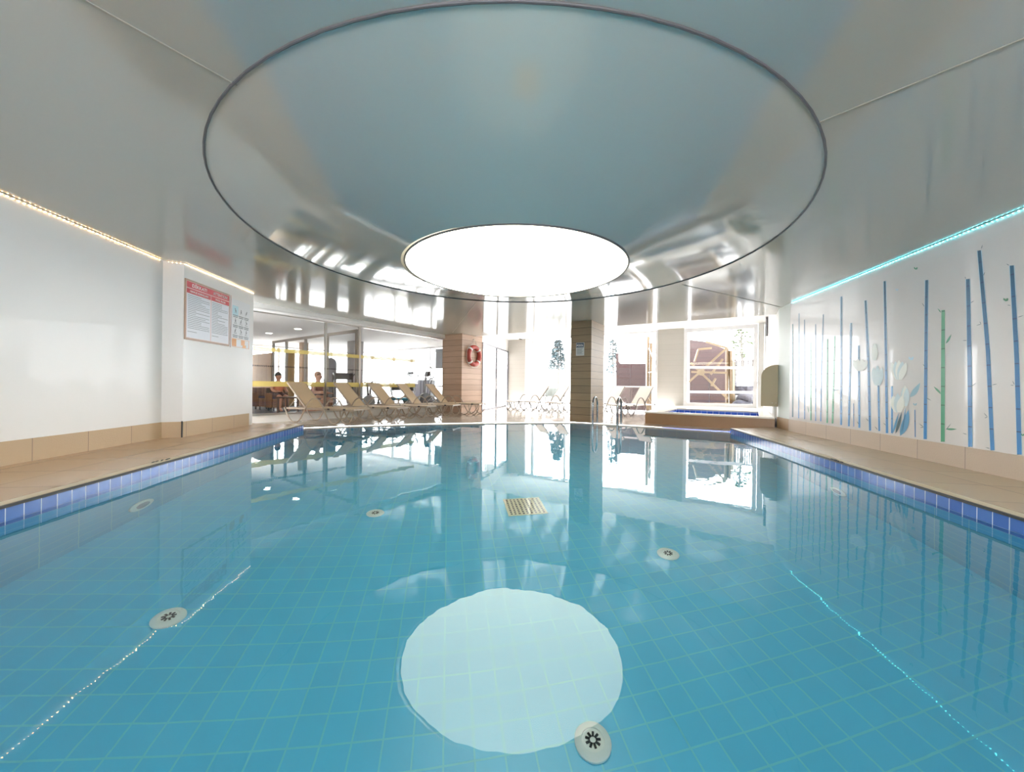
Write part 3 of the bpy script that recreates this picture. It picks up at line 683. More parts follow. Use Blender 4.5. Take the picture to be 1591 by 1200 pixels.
# notice on column 1
def plate(mb, o, xd, x0, x1, z0, z1, out, th=.003):
    xd = Vector((xd[0], xd[1])).normalized(); n = Vector((xd.y, -xd.x)); p = [xd * x0 + n * out, xd * x1 + n * out, xd * x1 + n * (out + th), xd * x0 + n * (out + th)]
    return mb.prism([Vector(o[:2]) + q for q in p], z0, z1)
t, na = online(895.3, 533, P2 - D2, P2); t, nb = online(907.6, 552.5, P2 - D2, P2)
wN = (nb.xy - na.xy).length; hN = na.z - nb.z
nt_ = thing('pool_notice', 'small notice with a blue grey header on the shaded face of the wooden column', 'sign', (na.x, na.y, nb.z))
O0 = Vector((0, 0))
plate(MB(), O0, D2, 0, wN, 0, hN, 0, .012).build('board', mat('pale_grey_sign', (.62, .64, .64), .4), nt_)
plate(MB(), O0, D2, .01, wN - .01, hN * .62, hN - .01, .012).build('header_field', mat('slate_blue_print', (.07, .10, .15), .5), nt_)
M_wtxt = mat('white_print', (.9, .9, .88), .5); M_gtxt = mat('grey_print', (.22, .24, .26), .6)
n2 = Vector((D2.y, -D2.x))
text('POOL', hN * .21, M_wtxt, nt_, Vector((na.x + D2.x * wN / 2 + n2.x * .017, na.y + D2.y * wN / 2 + n2.y * .017, nb.z + hN * .71)), D2, align='CENTER')
ln = MB()
for k in range(7):
    z = hN * (.54 - .07 * k); plate(ln, O0, D2, .03, wN - .03 - .02 * (k % 3), z - .006, z + .006, .012)
ln.build('fine_print', M_gtxt, nt_)
# ------------------------------------------------------------------ roof, gym end wall, ground outside
rp_ = [Vector((-6.6, -3.5)), Vector((5.6, -3.5)), Vector((6.9, 7.6)), RB + Vector((.9, .3)), ST(SW + .35, 1.1), ST(SW + .35, dB.dot(D2) - .25), P1 - D2 * .2 + D1 * 2.2, G(8.6), QB(8.6, 9.7), QB(-2.8, 9.7), QB(-2.8, -.1)]
struct(MB().prism(rp_, 3.34, 3.5).build('roof_slab', M_plaster))
struct(MB().wall(P1 - D2 * .96 + D1 * 1.0, G(8.45), -.1, 3.34, .12, 1).build('wall_gym_end', M_plaster))
M_out = mat('pale_paving_outside', (.62, .61, .58), .7)
struct(MB().box((0, 20, -.25), (120, 120, .2)).build('ground_outside', M_out)) if False else None
og = sheet('ground_outside', [ST(SW + .2, -60), ST(SW + .2, 60), ST(90, 60), ST(90, -60)], [], -.05, M_out); struct(og)
og2 = sheet('ground_terrace', [QB(-30, 9.6), QB(8.6, 9.6), QB(8.6, -.6), ST(SW + .2, -10), ST(SW + .2, -60), QB(-30, 60)], [], -.05, M_out); struct(og2)

# ------------------------------------------------------------------ bamboo mural on the right wall
RN3 = Vector((-Rdir.y, Rdir.x, 0)).normalized()                    # into the room
def wp(x, y): return online(x, y, R1, R0)[1]
def zp(x, y): return wp(1210 + x / 3, 340 + y / 3)                  # from the enlarged study view
mur0 = Vector((R0.x, R0.y, ZD + .25))
mural = thing('bamboo_mural', 'painted mural of blue and green bamboo, white tulips and butterflies on the right wall', 'mural', tuple(mur0))
def decal(name, pts, m, off=.001, th=.0008, label=None):
    P = [Vector(p) - mur0 + RN3 * off for p in pts]; o = MB().face_prism(P, RN3, th).build(name, m, mural)
    if label: o['label'] = label
    return o
def nodemat(name, c1, c2, dark, period):
    m = mat(name, c1, .35, coat=.2); nt = m.node_tree; p = nt.nodes['Principled BSDF']; tc = nt.nodes.new('ShaderNodeTexCoord'); sp = nt.nodes.new('ShaderNodeSeparateXYZ')
    nt.links.new(tc.outputs['Object'], sp.inputs[0]); mr = nt.nodes.new('ShaderNodeMapRange'); mr.inputs[1].default_value = 0; mr.inputs[2].default_value = 2.0
    n = nt.nodes.new('ShaderNodeTexNoise'); n.inputs['Scale'].default_value = 1.7; nt.links.new(tc.outputs['Object'], n.inputs['Vector'])
    mx = nt.nodes.new('ShaderNodeMix'); mx.data_type = 'RGBA'; mx.inputs[6].default_value = (*c1, 1); mx.inputs[7].default_value = (*c2, 1)
    nt.links.new(sp.outputs[2], mr.inputs[0]); nt.links.new(mr.outputs[0], mx.inputs[0])
    dv = nt.nodes.new('ShaderNodeMath'); dv.operation = 'DIVIDE'; dv.inputs[1].default_value = period; nt.links.new(sp.outputs[2], dv.inputs[0])
    fr = nt.nodes.new('ShaderNodeMath'); fr.operation = 'FRACT'; nt.links.new(dv.outputs[0], fr.inputs[0])
    lt = nt.nodes.new('ShaderNodeMath'); lt.operation = 'LESS_THAN'; lt.inputs[1].default_value = .05; nt.links.new(fr.outputs[0], lt.inputs[0])
    m2 = nt.nodes.new('ShaderNodeMix'); m2.data_type = 'RGBA'; m2.inputs[7].default_value = (*dark, 1); nt.links.new(lt.outputs[0], m2.inputs[0]); nt.links.new(mx.outputs[2], m2.inputs[6])
    nt.links.new(m2.outputs[2], p.inputs['Base Color']); return m
M_bblue = nodemat('bamboo_blue_paint', (.035, .24, .58), (.015, .12, .22), (.01, .07, .18), .23)
M_bteal = nodemat('bamboo_teal_paint', (.02, .10, .13), (.03, .14, .17), (.01, .05, .08), .23)
M_bgreen = nodemat('bamboo_green_paint', (.08, .38, .22), (.14, .42, .26), (.03, .16, .10), .23)
M_halo = mat('pale_blue_paint_edge', (.50, .68, .80), .4)
M_leafg = mat('green_leaf_paint', (.10, .32, .20), .4); M_leafd = mat('dark_teal_leaf_paint', (.05, .12, .15), .4)
M_leafb = mat('blue_leaf_paint', (.10, .34, .58), .4); M_leafp = mat('pale_blue_leaf_paint', (.28, .48, .58), .4)
M_tulw = mat('white_tulip_paint', (.86, .87, .82), .4); M_tulb = mat('pale_blue_tulip_paint', (.62, .74, .78), .4)
stems = [(65, 490, 65, 925, 6, 't'), (95, 440, 93, 930, 4, 'b'), (120, 470, 121, 935, 4, 'b'), (150, 575, 150, 940, 6, 'g'), (172, 490, 172, 943, 4, 'b'), (208, 445, 196, 945, 5, 'b'),
         (228, 560, 226, 952, 7, 'g'), (262, 545, 251, 955, 8, 'g'), (292, 362, 291, 962, 7, 'b'), (338, 485, 327, 968, 7, 'b'), (349, 860, 350, 970, 3, 'b'), (373, 590, 376, 975, 7, 'b'),
         (405, 380, 426, 988, 9, 'b'), (463, 700, 469, 990, 7, 'b'), (494, 290, 505, 1000, 10, 'b'), (528, 780, 528, 1000, 7, 'b'), (635, 890, 637, 1018, 4, 'b'), (690, 285, 683, 1028, 14, 'b'),
         (767, 425, 765, 1040, 18, 'g'), (882, 280, 894, 1064, 18, 'b'), (935, 147, 997, 1080, 18, 'b'), (1087, 217, 1123, 1100, 21, 'b')]
for x0, y0, x1, y1, w_, c in stems:
    m = {'t': M_bteal, 'b': M_bblue, 'g': M_bgreen}[c]; h = w_ / 2; xm = (x0 * .45 + x1 * .55) + (0 if abs(x1 - x0) < 12 else (x1 - x0) * .1); ym = (y0 + y1) / 2
    L = [zp(x0 - h * .85, y0 + 2), zp(xm - h, ym), zp(x1 - h, y1)]; R_ = [zp(x1 + h, y1), zp(xm + h, ym), zp(x0 + h * .85, y0)]
    st_ = decal('bamboo_stem', L + R_, m, .0018, .0008, 'green bamboo stem' if c == 'g' else None)
    if c != 'g' and w_ >= 7:
        e = w_ * .5 + 2.0; P = [Vector(p) - mur0 + RN3 * .0008 for p in (zp(x0 - e, y0 + 2), zp(xm - e, ym), zp(x1 - e, y1), zp(x1 + e, y1), zp(xm + e, ym), zp(x0 + e, y0))]
        MB().face_prism(P, RN3, .0006).build('pale_edge', M_halo, st_)
def leaf(a, b, w_, m, name='leaf'):
    a, b = Vector(a), Vector(b); d = b - a; n = Vector((-d.y, d.x)).normalized(); pts = []
    for i in range(9):
        t = i / 8; pts.append(a + d * t + n * w_ * math.sin(math.pi * t ** .8))
    for i in range(7, 0, -1):
        t = i / 8; pts.append(a + d * t - n * w_ * .55 * math.sin(math.pi * t ** .8))
    return decal(name, [zp(*p) for p in pts], m, .0028, .0006)
for a, b, w_, m in (((757, 438), (741, 418), 3, M_leafg), ((780, 582), (806, 538), 6, M_leafg), ((757, 818), (723, 782), 6, M_leafg), ((780, 980), (832, 981), 6, M_leafg),
                    ((140, 905), (135, 872), 2, M_leafg), ((250, 800), (285, 796), 2, M_leafp), ((612, 832), (660, 765), 16, M_leafp), ((545, 1002), (575, 900), 9, M_leafd), ((567, 1012), (606, 890), 22, M_leafb),
                    ((530, 1004), (560, 905), 7, M_leafb), ((574, 1008), (592, 880), 5, M_leafb)):
    leaf(a, b, w_, m)
tw = [(680, 410, 668, 392), (683, 690, 672, 678), (690, 835, 712, 848), (676, 972, 655, 955), (676, 972, 660, 975), (896, 392, 912, 382), (878, 568, 858, 568), (900, 782, 922, 764), (878, 1006, 858, 1000), (955, 265, 962, 248),
      (944, 492, 922, 498), (944, 492, 938, 478), (945, 140, 951, 122), (996, 775, 1020, 770), (974, 925, 957, 905), (974, 925, 960, 930), (985, 1072, 964, 1066), (1082, 405, 1066, 402), (1115, 460, 1143, 450), (1100, 775, 1090, 755), (1098, 778, 1080, 776),
      (1075, 218, 1062, 210), (872, 280, 870, 270), (780, 985, 804, 955), (500, 963, 488, 952), (462, 985, 448, 968), (420, 945, 407, 930), (374, 958, 365, 945)]
for a in tw: leaf(a[:2], a[2:], 1.6, M_leafd, 'twig')
def tulip(cx, cyy, w_, h, petals, m1, m2, open_=.25):
    for k in range(petals):
        f = (k - (petals - 1) / 2) / max(1, (petals - 1) / 2); bx = cx + f * w_ * .12; tx = cx + f * w_ * (.35 + open_); wd = w_ * .30
        pts = []
        for i in range(9):
            t = i / 8; pts.append((bx + (tx - bx) * t - wd * math.sin(math.pi * min(1, t * .9 + .1)) ** .8, cyy + h / 2 - h * t * (1 - .12 * abs(f))))
        for i in range(7, -1, -1):
            t = i / 8; pts.append((bx + (tx - bx) * t + wd * math.sin(math.pi * min(1, t * .9 + .1)) ** .8, cyy + h / 2 - h * t * (1 - .12 * abs(f))))
        o = decal('tulip_petal', [zp(*p) for p in pts], m2 if k % 2 else m1, .0034 + .0008 * k, .0006)
tulip(449, 618, 38, 85, 2, M_tulw, M_tulw, -.2); tulip(562, 705, 56, 92, 5, M_tulw, M_tulb, .25); tulip(462, 730, 50, 95, 3, M_tulb, M_tulb, .05)
tulip(590, 825, 46, 98, 3, M_tulb, M_tulw, -.15); tulip(556, 858, 62, 90, 3, M_tulw, M_tulb, .0); tulip(380, 680, 50, 60, 4, M_tulw, M_tulw, .3)
for cx, cyy, s_, m in ((640, 232, 9, M_leafg), (552, 331, 7, M_halo), (618, 652, 12, M_halo), (1060, 378, 12, M_leafg), (636, 866, 9, M_leafp), (1139, 1008, 8, M_leafg)):
    decal('butterfly', [zp(cx + a * s_, cyy + b * s_) for a, b in ((0, .6), (-.9, 0), (-.8, -.8), (-.2, -.3), (.1, .1), (.5, -.7), (1, -.5), (.8, .4))], m, .004, .001)

# ------------------------------------------------------------------ notice boards on the left pier
PD_ = (PB - PA).normalized(); PNm = Vector((PD_.y, -PD_.x, 0))
def pp(x, y): return online(x, y, PA, PB)
def board(name, label, px0, yt0, yb0, px1, frame_m, face_m):
    t0, a = pp(px0, yt0); _, b = pp(px0, yb0); t1, c = pp(px1, yt0)
    w_ = (c.xy - a.xy).length; h = a.z - b.z; root = thing(name, label, 'sign', (b.x, b.y, b.z)); return root, w_, h
O0 = Vector((0, 0))
def pl(root, name, m, x0, x1, z0, z1, out, th=.003): return plate(MB(), O0, PD_, x0, x1, z0, z1, out, th).build(name, m, root)
M_redp = mat('red_print', (.58, .03, .05), .35); M_paper = mat('white_board_print', (.80, .82, .88), .35); M_tan = mat('tan_frame', (.45, .30, .22), .4); M_pink = mat('pale_pink_border', (.80, .60, .58), .4)
root, bw, bh = board('rules_board', 'red and white notice board headed DİKKAT and ATTENTION on the left pier', 285.5, 431.5, 527, 355, M_tan, M_paper)
pl(root, 'frame', M_tan, 0, bw, 0, bh, 0, .018)
iw0, iw1, iz0, iz1 = .02, bw - .02, .03, bh - .03; mid = bw * .535
pl(root, 'border_print', M_pink, iw0, iw1, iz0, iz1, .018, .001)
for a, b in ((iw0 + .008, mid - .010), (mid + .010, iw1 - .008)): pl(root, 'text_panel', M_paper, a, b, iz0 + .008, bh * .77, .019, .001)
pl(root, 'title_band', M_redp, iw0 + .004, iw1 - .004, bh * .865, iz1 - .004, .019, .001)
pl(root, 'subtitle_band', M_redp, iw0 + .004, mid - .008, bh * .775, bh * .85, .019, .001); pl(root, 'subtitle_band', M_redp, mid + .008, iw1 - .004, bh * .775, bh * .85, .019, .001)
def ptext(root, body, size, x, z, m, sx=1.0, out=.022):
    p = Vector(root.location) + Vector((PD_.x, PD_.y, 0)) * x + PNm * out + Vector((0, 0, z)); return text(body, size, m, root, p, PD_, align='CENTER', sx=sx)
ptext(root, 'DİKKAT!', bh * .075, (iw0 + mid) / 2 * 1.02, bh * .888, M_wtxt, 1.2); ptext(root, 'ATTENTION!', bh * .075, (mid + iw1) / 2, bh * .888, M_wtxt, .9)
ptext(root, 'HAVUZ KURALLARI', bh * .045, (iw0 + mid) / 2, bh * .796, M_wtxt, 1.1); ptext(root, 'POOL RULES', bh * .045, (mid + iw1) / 2, bh * .796, M_wtxt, 1.1)
random.seed(3)
for a, b in ((iw0 + .03, mid - .03), (mid + .03, iw1 - .03)):
    mb = MB()
    for k in range(21):
        z = bh * (.735 - .030 * k); ln_ = (b - a) * random.choice((.35, .6, .8, .97, .99))
        if k == 20: ln_ = (b - a) * .4
        if k != 19: plate(mb, O0, PD_, a, a + ln_, z, z + bh * .0075, .020, .001)
    mb.build('rule_lines', M_gtxt, root)
root, bw, bh = board('pictogram_board', 'white pictogram safety sheet with orange squares beside the red notice board', 358.5, 463, 538.5, 387, M_paper, M_paper)
pl(root, 'sheet', mat('white_sheet', (.82, .84, .87), .3), 0, bw, 0, bh, 0, .008)
pl(root, 'side_edge', M_pink, -.02, -.01, -.02, bh + .05, 0, .008)
M_cy = mat('pale_cyan_print', (.55, .78, .86), .4); M_or = mat('orange_print', (.80, .36, .12), .4)
for r in range(3):
    for c in range(3):
        x, z = bw * (.20 + .30 * c), bh * (.76 - .21 * r)
        X_ = Vector((PD_.x, PD_.y, 0)); q3 = lambda a, b: X_ * (x + a) + Vector((0, 0, z + b)) + PNm * .0095; tl = (-.6, .0, .5)[(r + c) % 3]; mb = MB()
        mb.face_prism([q3(.012 * math.cos(6.283 * i / 10) + .02 * tl, .040 + .012 * math.sin(6.283 * i / 10)) for i in range(10)], PNm, .001)
        mb.face_prism([q3(-.016, .024), q3(.018, .024), q3(.012 - .02 * tl, -.01), q3(-.012 - .02 * tl, -.01)], PNm, .001)
        mb.face_prism([q3(-.012 - .02 * tl, -.010), q3(-.002 - .02 * tl, -.010), q3(-.022, -.042), q3(-.030, -.042)], PNm, .001)
        mb.face_prism([q3(.012 - .02 * tl, -.010), q3(.002 - .02 * tl, -.010), q3(.020, -.042 + .014 * c), q3(.030, -.042 + .014 * c)], PNm, .001)
        if r: mb.face_prism([q3(-.045, -.052), q3(.045, -.052), q3(.045, -.046), q3(-.045, -.046)], PNm, .001)
        if r == 0 and c == 0: pl(root, 'cyan_field', M_cy, x - .09, x + .09, z - .1, z + .1, .008, .0008)
        mb.build('pictogram', MATS['grey_print'], root)
        plate(plate(MB(), O0, PD_, x - .08, x + .08, z - .095, z - .08, .009, .001), O0, PD_, x - .07, x + .07, z - .125, z - .11, .009, .001).build('caption', M_gtxt, root)
ptext(root, 'x', .001, .1, .1, M_gtxt) if False else None
for x0, x1, z0, z1 in ((.03, .26, .02, .17), (.52, .72, .06, .17), (.60, .78, .01, .07)): pl(root, 'orange_field', M_or, bw * x0, bw * x1, bh * z0, bh * z1, .008, .001)
plate(plate(plate(MB(), O0, PD_, bw * .02, bw * .97, bh * .005, bh * .012, .009, .001), O0, PD_, bw * .02, bw * .97, bh * .175, bh * .182, .009, .001), O0, PD_, bw * .95, bw * .97, bh * .005, bh * .18, .009, .001).build('box_outline', M_or, root)
# cover strip on the pier edge beside the skirting
tag(MB().box((PA.x + .012, PA.y - .02, ZD + .13), (.014, .014, .26)).build('corner_strip', MATS['dark_rubber']), 'short dark corner strip at the skirting edge of the left pier', 'trim')

# ------------------------------------------------------------------ fittings in the pool
M_fit = mat('white_pool_plastic', (.80, .88, .82), .3); M_hole = mat('dark_slots', (.01, .015, .02), .6)
def inlet(x, y, label, r=.095):
    p = onpool(x, y, DEPTH); root = thing('floor_inlet', label, 'pool inlet', tuple(p))
    MB().lathe([(r, 0), (r, .012), (r * .86, .022), (r * .62, .026), (r * .60, .018), (.0001, .018)], seg=32).build('flange', M_fit, root, smooth=True)
    for k in range(9):
        a = 2 * math.pi * k / 9; c, s = math.cos(a), math.sin(a)
        MB().bar((c * r * .16, s * r * .16, .021), (c * r * .42, s * r * .42, .021), r * .12, .004).build('slot', M_hole, root)
inlet(921, 1154, 'round white floor inlet with dark slots at the edge of the lamp reflection')
inlet(1038, 861.5, 'round white floor inlet right of the pool centre, below the wooden column reflection')
inlet(262, 961, 'round white floor inlet low at the left, below the pier reflection')
inlet(583, 798, 'small round floor inlet in the far left half of the pool')
gp = onpool(815, 787, DEPTH)
gr = thing('floor_drain', 'square cream drain grate on the pool floor near the far end', 'drain', tuple(gp), .17)
MB().box((0, 0, .006), (.46, .46, .012)).build('grate_plate', mat('cream_drain', (.75, .72, .50), .4), gr)
hm = MB()
for i in range(9):
    for j in range(9): hm.box((-.19 + .0475 * i, -.19 + .0475 * j, .0125), (.022, .03, .004))
h_ = hm.build('hole_pattern', M_hole, gr); h_['kind'] = 'stuff'
def onpoolwall(x, y, a, b):
    u, v = uv(x, y); dx, dy, dz = u / F, 1, -v / F; hx, hy = dx / -dz, dy / -dz; k = math.hypot(dx, dy); n = math.sqrt(k * k + dz * dz); sh = k / n / 1.4; th = sh / math.sqrt(1 - sh * sh)
    ax, ay = a; ex, ey = b[0] - ax, b[1] - ay; r = dx / dy; t = (r * ay - ax) / (ex - r * ey); X, Y = ax + t * ex, ay + t * ey
    return Vector((X, Y, -(math.hypot(X, Y) - math.hypot(hx, hy)) / th))
for (x, y), a, b, lab, nr in (((219, 785), pool[0], PL, 'round white underwater light set in the left pool wall', 1), ((1303, 764), pool[-1], PR, 'round underwater light set in the right pool wall', -1)):
    p = onpoolwall(x, y, a, b); d = (b - a).normalized(); n = Vector((d.y, -d.x, 0)) * nr
    root = thing('pool_light', lab, 'pool light', (p.x, p.y, p.z)); Rm_ = Matrix((Vector((d.x, d.y, 0)), Vector((0, 0, 1)), n)).transposed()
    MB().lathe([(.15, 0), (.15, .012), (.11, .022), (.085, .022)], (0, 0, 0), 32, Rm_).build('bezel', M_fit, root, smooth=True)
    MB().lathe([(.085, .018), (.04, .03), (.0001, .032)], (0, 0, 0), 24, Rm_).build('lens', mat('smoky_lens', (.35, .32, .36), .15), root, smooth=True)
# depth marks lettered on the copings
for (x0, y0, x1, y1), lab in (((234, 719.5, 268, 713.2), 'small dark depth marking printed on the left pool coping'), ((1293, 713.5, 1305, 719), 'small dark depth marking printed on the right pool coping')):
    a, b = onz(x0, y0, ZD + .004).xy, onz(x1, y1, ZD + .004).xy; mb = MB(); d = (b - a)
    root = thing('depth_marking', lab, 'marking', (a.x, a.y, ZD + .004)); dn = d.normalized(); n = Vector((-dn.y, dn.x)); L = d.length
    for k, (s0_, s1_, o0, o1) in enumerate(((0, .18, -.015, .0), (.22, .4, .0, .018), (.42, .62, -.01, .02), (.68, .8, .0, .012), (.8, 1, .02, .032))):
        p, q = dn * L * s0_ + n * o0, dn * L * s1_ + n * o1; MB().bar((p.x, p.y, .0015), (q.x, q.y, .0015), .003, .014).build('stroke', M_hole, root)

# ------------------------------------------------------------------ outside: sheds, timber frame, lattice, trees, rocks
def out_pt(x, y, s): return online(x, y, ST(s, -60), ST(s, 60))[1]
M_maroon = tiles('maroon_board_fence', (.034, .015, .015), (.038, .018, .017), (.014, .007, .007), 4.0, .24, .012, .6, vertical=(D2.x, D2.y), offset=.5)
def slab(root, name, pts, s, m, th=.12):
    o = Vector(root.location) if root else Vector(); P = [out_pt(x, y, s) - o for x, y in pts]; return MB().face_prism(P, (D1.x, D1.y, 0), th).build(name, m, root)
def ggz(x, s): p = out_pt(x, 600, s); return Vector((p.x, p.y, -.05))
g0 = ggz(957, 17.6); fence = thing('wooden_gate', 'dark maroon board gate seen through the middle window', 'gate', tuple(g0))
slab(fence, 'board_leaf', [(957, 565), (957, 660), (979, 660), (979, 565)], 17.6, M_maroon); slab(fence, 'board_leaf', [(979.6, 565), (979.6, 660), (1003, 660), (1003, 565)], 17.6, M_maroon)
slab(fence, 'gate_post', [(957, 549), (957, 565), (963, 565), (960.5, 561), (960.5, 549)], 17.6, M_maroon)
g0 = ggz(1074, 18.5); shed = thing('wooden_shed', 'maroon boarded shed wall behind the yellow timber braces', 'shed', tuple(g0))
slab(shed, 'board_wall', [(1071, 528), (1071, 665), (1132, 665), (1132, 544), (1112, 537), (1095, 531)], 18.5, M_maroon)
slab(shed, 'door_edge', [(1101, 584), (1101, 665), (1102.2, 665), (1102.2, 584)], 18.35, M_black, .05)
# lighter fascia boards on the shed
M_timber = mat('yellow_timber', (.10, .058, .020), .5); M_timberl = mat('pale_timber', (.19, .14, .08), .5)
def obar(root, name, a, b, s, wpx, m, th=.09):
    o = Vector(root.location); A, B = out_pt(*a, s), out_pt(*b, s); w_ = wpx * A.y / F; return MB().bar(A - o, B - o, th, w_).build(name, m, root)
g0 = ggz(1134, 16.6); fr_o = thing('timber_pergola', 'yellow timber post frame with crossed braces and a round hub outside the large window', 'pergola', tuple(g0))
for a, b, wp_, m in (((1129.5, 541), (1129.5, 668), 3.5, M_timber), ((1135, 545), (1136, 668), 4, M_timber), ((1139, 560), (1139.5, 668), 2, M_timberl)): obar(fr_o, 'post', a, b, 16.6, wp_, m)
for a, b in (((1128, 542), (1070, 594)), ((1073, 564), (1131, 620)), ((1074, 578), (1130, 579.5)), ((1130, 541), (1096, 531)), ((1123, 558), (1104, 582)), ((1112, 588), (1105, 600)), ((1085, 543), (1079, 562)), ((1085, 543), (1106, 541))): obar(fr_o, 'brace', a, b, 16.45, 3, M_timberl, .05)
obar(fr_o, 'cross_rail', (1068, 629), (1134, 628), 16.5, 4, M_timberl)
hb = out_pt(1089.5, 578.5, 16.3) - Vector(fr_o.location)
Rh = Matrix((Vector((D2.x, D2.y, 0)), Vector((0, 0, 1)), Vector((-D1.x, -D1.y, 0)))).transposed()
MB().lathe([(.13, 0), (.13, .05), (.06, .08), (.0001, .08)], hb, 20, Rh).build('hub', M_timberl, fr_o, smooth=True)
g0 = ggz(1009, 16.6); fr2 = thing('timber_pergola', 'pair of yellow timber posts with white braces outside the middle window', 'pergola', tuple(g0))
for a, b, wp_, m in (((1007, 523), (1006, 660), 4, M_timber), ((1011.5, 533), (1010.5, 660), 2.6, M_timber)): obar(fr2, 'post', a, b, 16.6, wp_, m)
for a, b in (((1008, 541), (1020, 570)), ((1007, 579), (1021, 577)), ((1013, 604), (1021, 582))): obar(fr2, 'brace', a, b, 16.45, 1.3, M_whiteframe, .05)
# railings outside
for (xa, xb, ya, s, lab) in ((1068, 1177, 571, 15.9, 'upper white handrail crossing the large window'), (1068, 1177, 609, 15.9, 'lower white handrail crossing the large window')):
    A, B = out_pt(xa, ya, s), out_pt(xb, ya + 1, s); tag(MB().bar(A, B, .05, .09).build('white_rail', M_whiteframe), lab, 'rail')
# lattice fence
M_latt = mat('pale_lattice', (.05, .042, .035), .6)
g0 = ggz(1141, 19.0); lat = thing('lattice_fence', 'pale picket lattice fence behind the rocks at the right of the large window', 'fence', tuple(g0))
for k in range(9): obar(lat, 'picket', (1141 + 3.6 * k, 560), (1141 + 3.6 * k, 594), 19.0, 1.2, M_latt, .03)
for x in (1142, 1170): obar(lat, 'post', (x, 558), (x, 641), 19.0, 2, M_latt, .06)
for y in (561, 571, 582, 593): obar(lat, 'rail', (1140, y), (1172, y), 18.95, 1.1, M_latt, .03)
# rocks
M_rock = mat('grey_violet_rock', (.045, .042, .055), .8, noisec=(3, (.02, .02, .025)), bump=(6, .8, .05))
for (x, y, s, r, lab) in ((1158, 600, 17.2, (.55, .4, .28), 'large grey boulder in front of the lattice fence'), (1149, 606, 17.0, (.3, .3, .2), 'grey boulder at the left end of the rock pile'), (1160, 620, 16.6, (.35, .3, .2), 'grey boulder lowest on the rock pile'), (1153, 631, 16.4, (.35, .3, .22), 'pale boulder at the window foot')):
    p = out_pt(x, y, s); mb = MB().ball((0, 0, 0), r, 20)
    mb.v = [tuple(Vector(v) * (1 + .28 * noise.noise(Vector(v) * 3.1 + Vector((x, 0, 0))))) for v in mb.v]
    tag(mb.build('rock', M_rock, loc=tuple(p)), lab, 'rock', 'rocks outside the large window')
# trees: leaf sprays on a branching trunk
M_leaf = [mat('blue_green_conifer', (.055, .085, .095), .6), mat('olive_leaves', (.06, .085, .035), .6)]; M_bark = mat('grey_bark', (.10, .09, .08), .8)
def tree(x, ytop, ybot, s, wpx, label, ml, n=900, seed=1, conifer=True):
    rnd = random.Random(seed); top = out_pt(x, ytop, s); bot = out_pt(x, ybot, s); root = thing('tree', label, 'tree', (bot.x, bot.y, -.05))
    R = wpx * bot.y / F / 2; z0 = bot.z + .05; z1 = top.z + .05; H = z1 - z0
    tr = MB().tube([(0, 0, 0), (.05, 0, z0), (0, .03, z0 + H * .5), (0, 0, z1)], .1, 8, radii=[.07, .06, .05, .02])
    for k in range(10):
        a = rnd.uniform(0, 6.28); z = z0 + H * rnd.uniform(.05, .8); rr = R * .8
        tr.tube([(0, 0, z), (math.cos(a) * rr * .5, math.sin(a) * rr * .5, z + .2), (math.cos(a) * rr, math.sin(a) * rr, z + .1)], .03, 5, radii=[.04, .025, .01])
    tr.build('trunk', M_bark, root, smooth=True); lv = MB()
    for k in range(n):
        t = rnd.random(); rr = R * ((1 - t) * .75 + .3 if conifer else math.sin(math.pi * (t * .85 + .12))) * math.sqrt(rnd.random()); a = rnd.uniform(0, 6.28)
        c = Vector((math.cos(a) * rr, math.sin(a) * rr, z0 + H * t)); d = Vector((math.cos(a), math.sin(a), rnd.uniform(-.8, .4))).normalized(); l = rnd.uniform(.11, .24) * bot.y / 20; sd = d.cross(Vector((rnd.random(), rnd.random(), 1))).normalized() * l * .28
        lv.add([c - d * l * .5, c + sd, c + d * l * .5, c - sd, c + Vector((0, 0, .015))], [(0, 1, 4), (1, 2, 4), (2, 3, 4), (3, 0, 4), (3, 2, 1, 0)])
    o = lv.build('foliage', ml, root); return root
tree(867, 529, 574, 24, 32, 'blue green tree seen through the left window beside the wooden column', M_leaf[0], 900, 1)
tree(952, 525, 580, 26, 24, 'thin blue green tree at the left of the middle window', M_leaf[0], 330, 2)
tree(1152, 508, 556, 23, 30, 'loose leafy tree over the lattice fence', M_leaf[1], 240, 3, False)
tree(1150, 612, 634, 17.4, 14, 'low green shrub among the rocks', M_leaf[1], 160, 4, False)
# terrace furniture silhouettes beyond the left window
M_gr = mat('grey_green_paint', (.10, .11, .10), .6)
for i, x in enumerate((842, 853, 864, 875)):
    p = ggz(x, 20.0); r = thing('garden_chair', 'small grey garden chair far outside the left window, %s of the four' % ('leftmost', 'second', 'third', 'rightmost')[i], 'chair', tuple(p), group='garden chairs outside the left window')
    MB().box((0, 0, .45), (.45, .45, .05)).build('seat', M_gr, r); MB().box((0, .2, .72), (.42, .04, .5)).build('backrest', M_gr, r)
    for sx in (-.2, .2):
        for sy in (-.2, .2): MB().box((sx, sy, .22), (.035, .035, .44)).build('leg', M_gr, r)

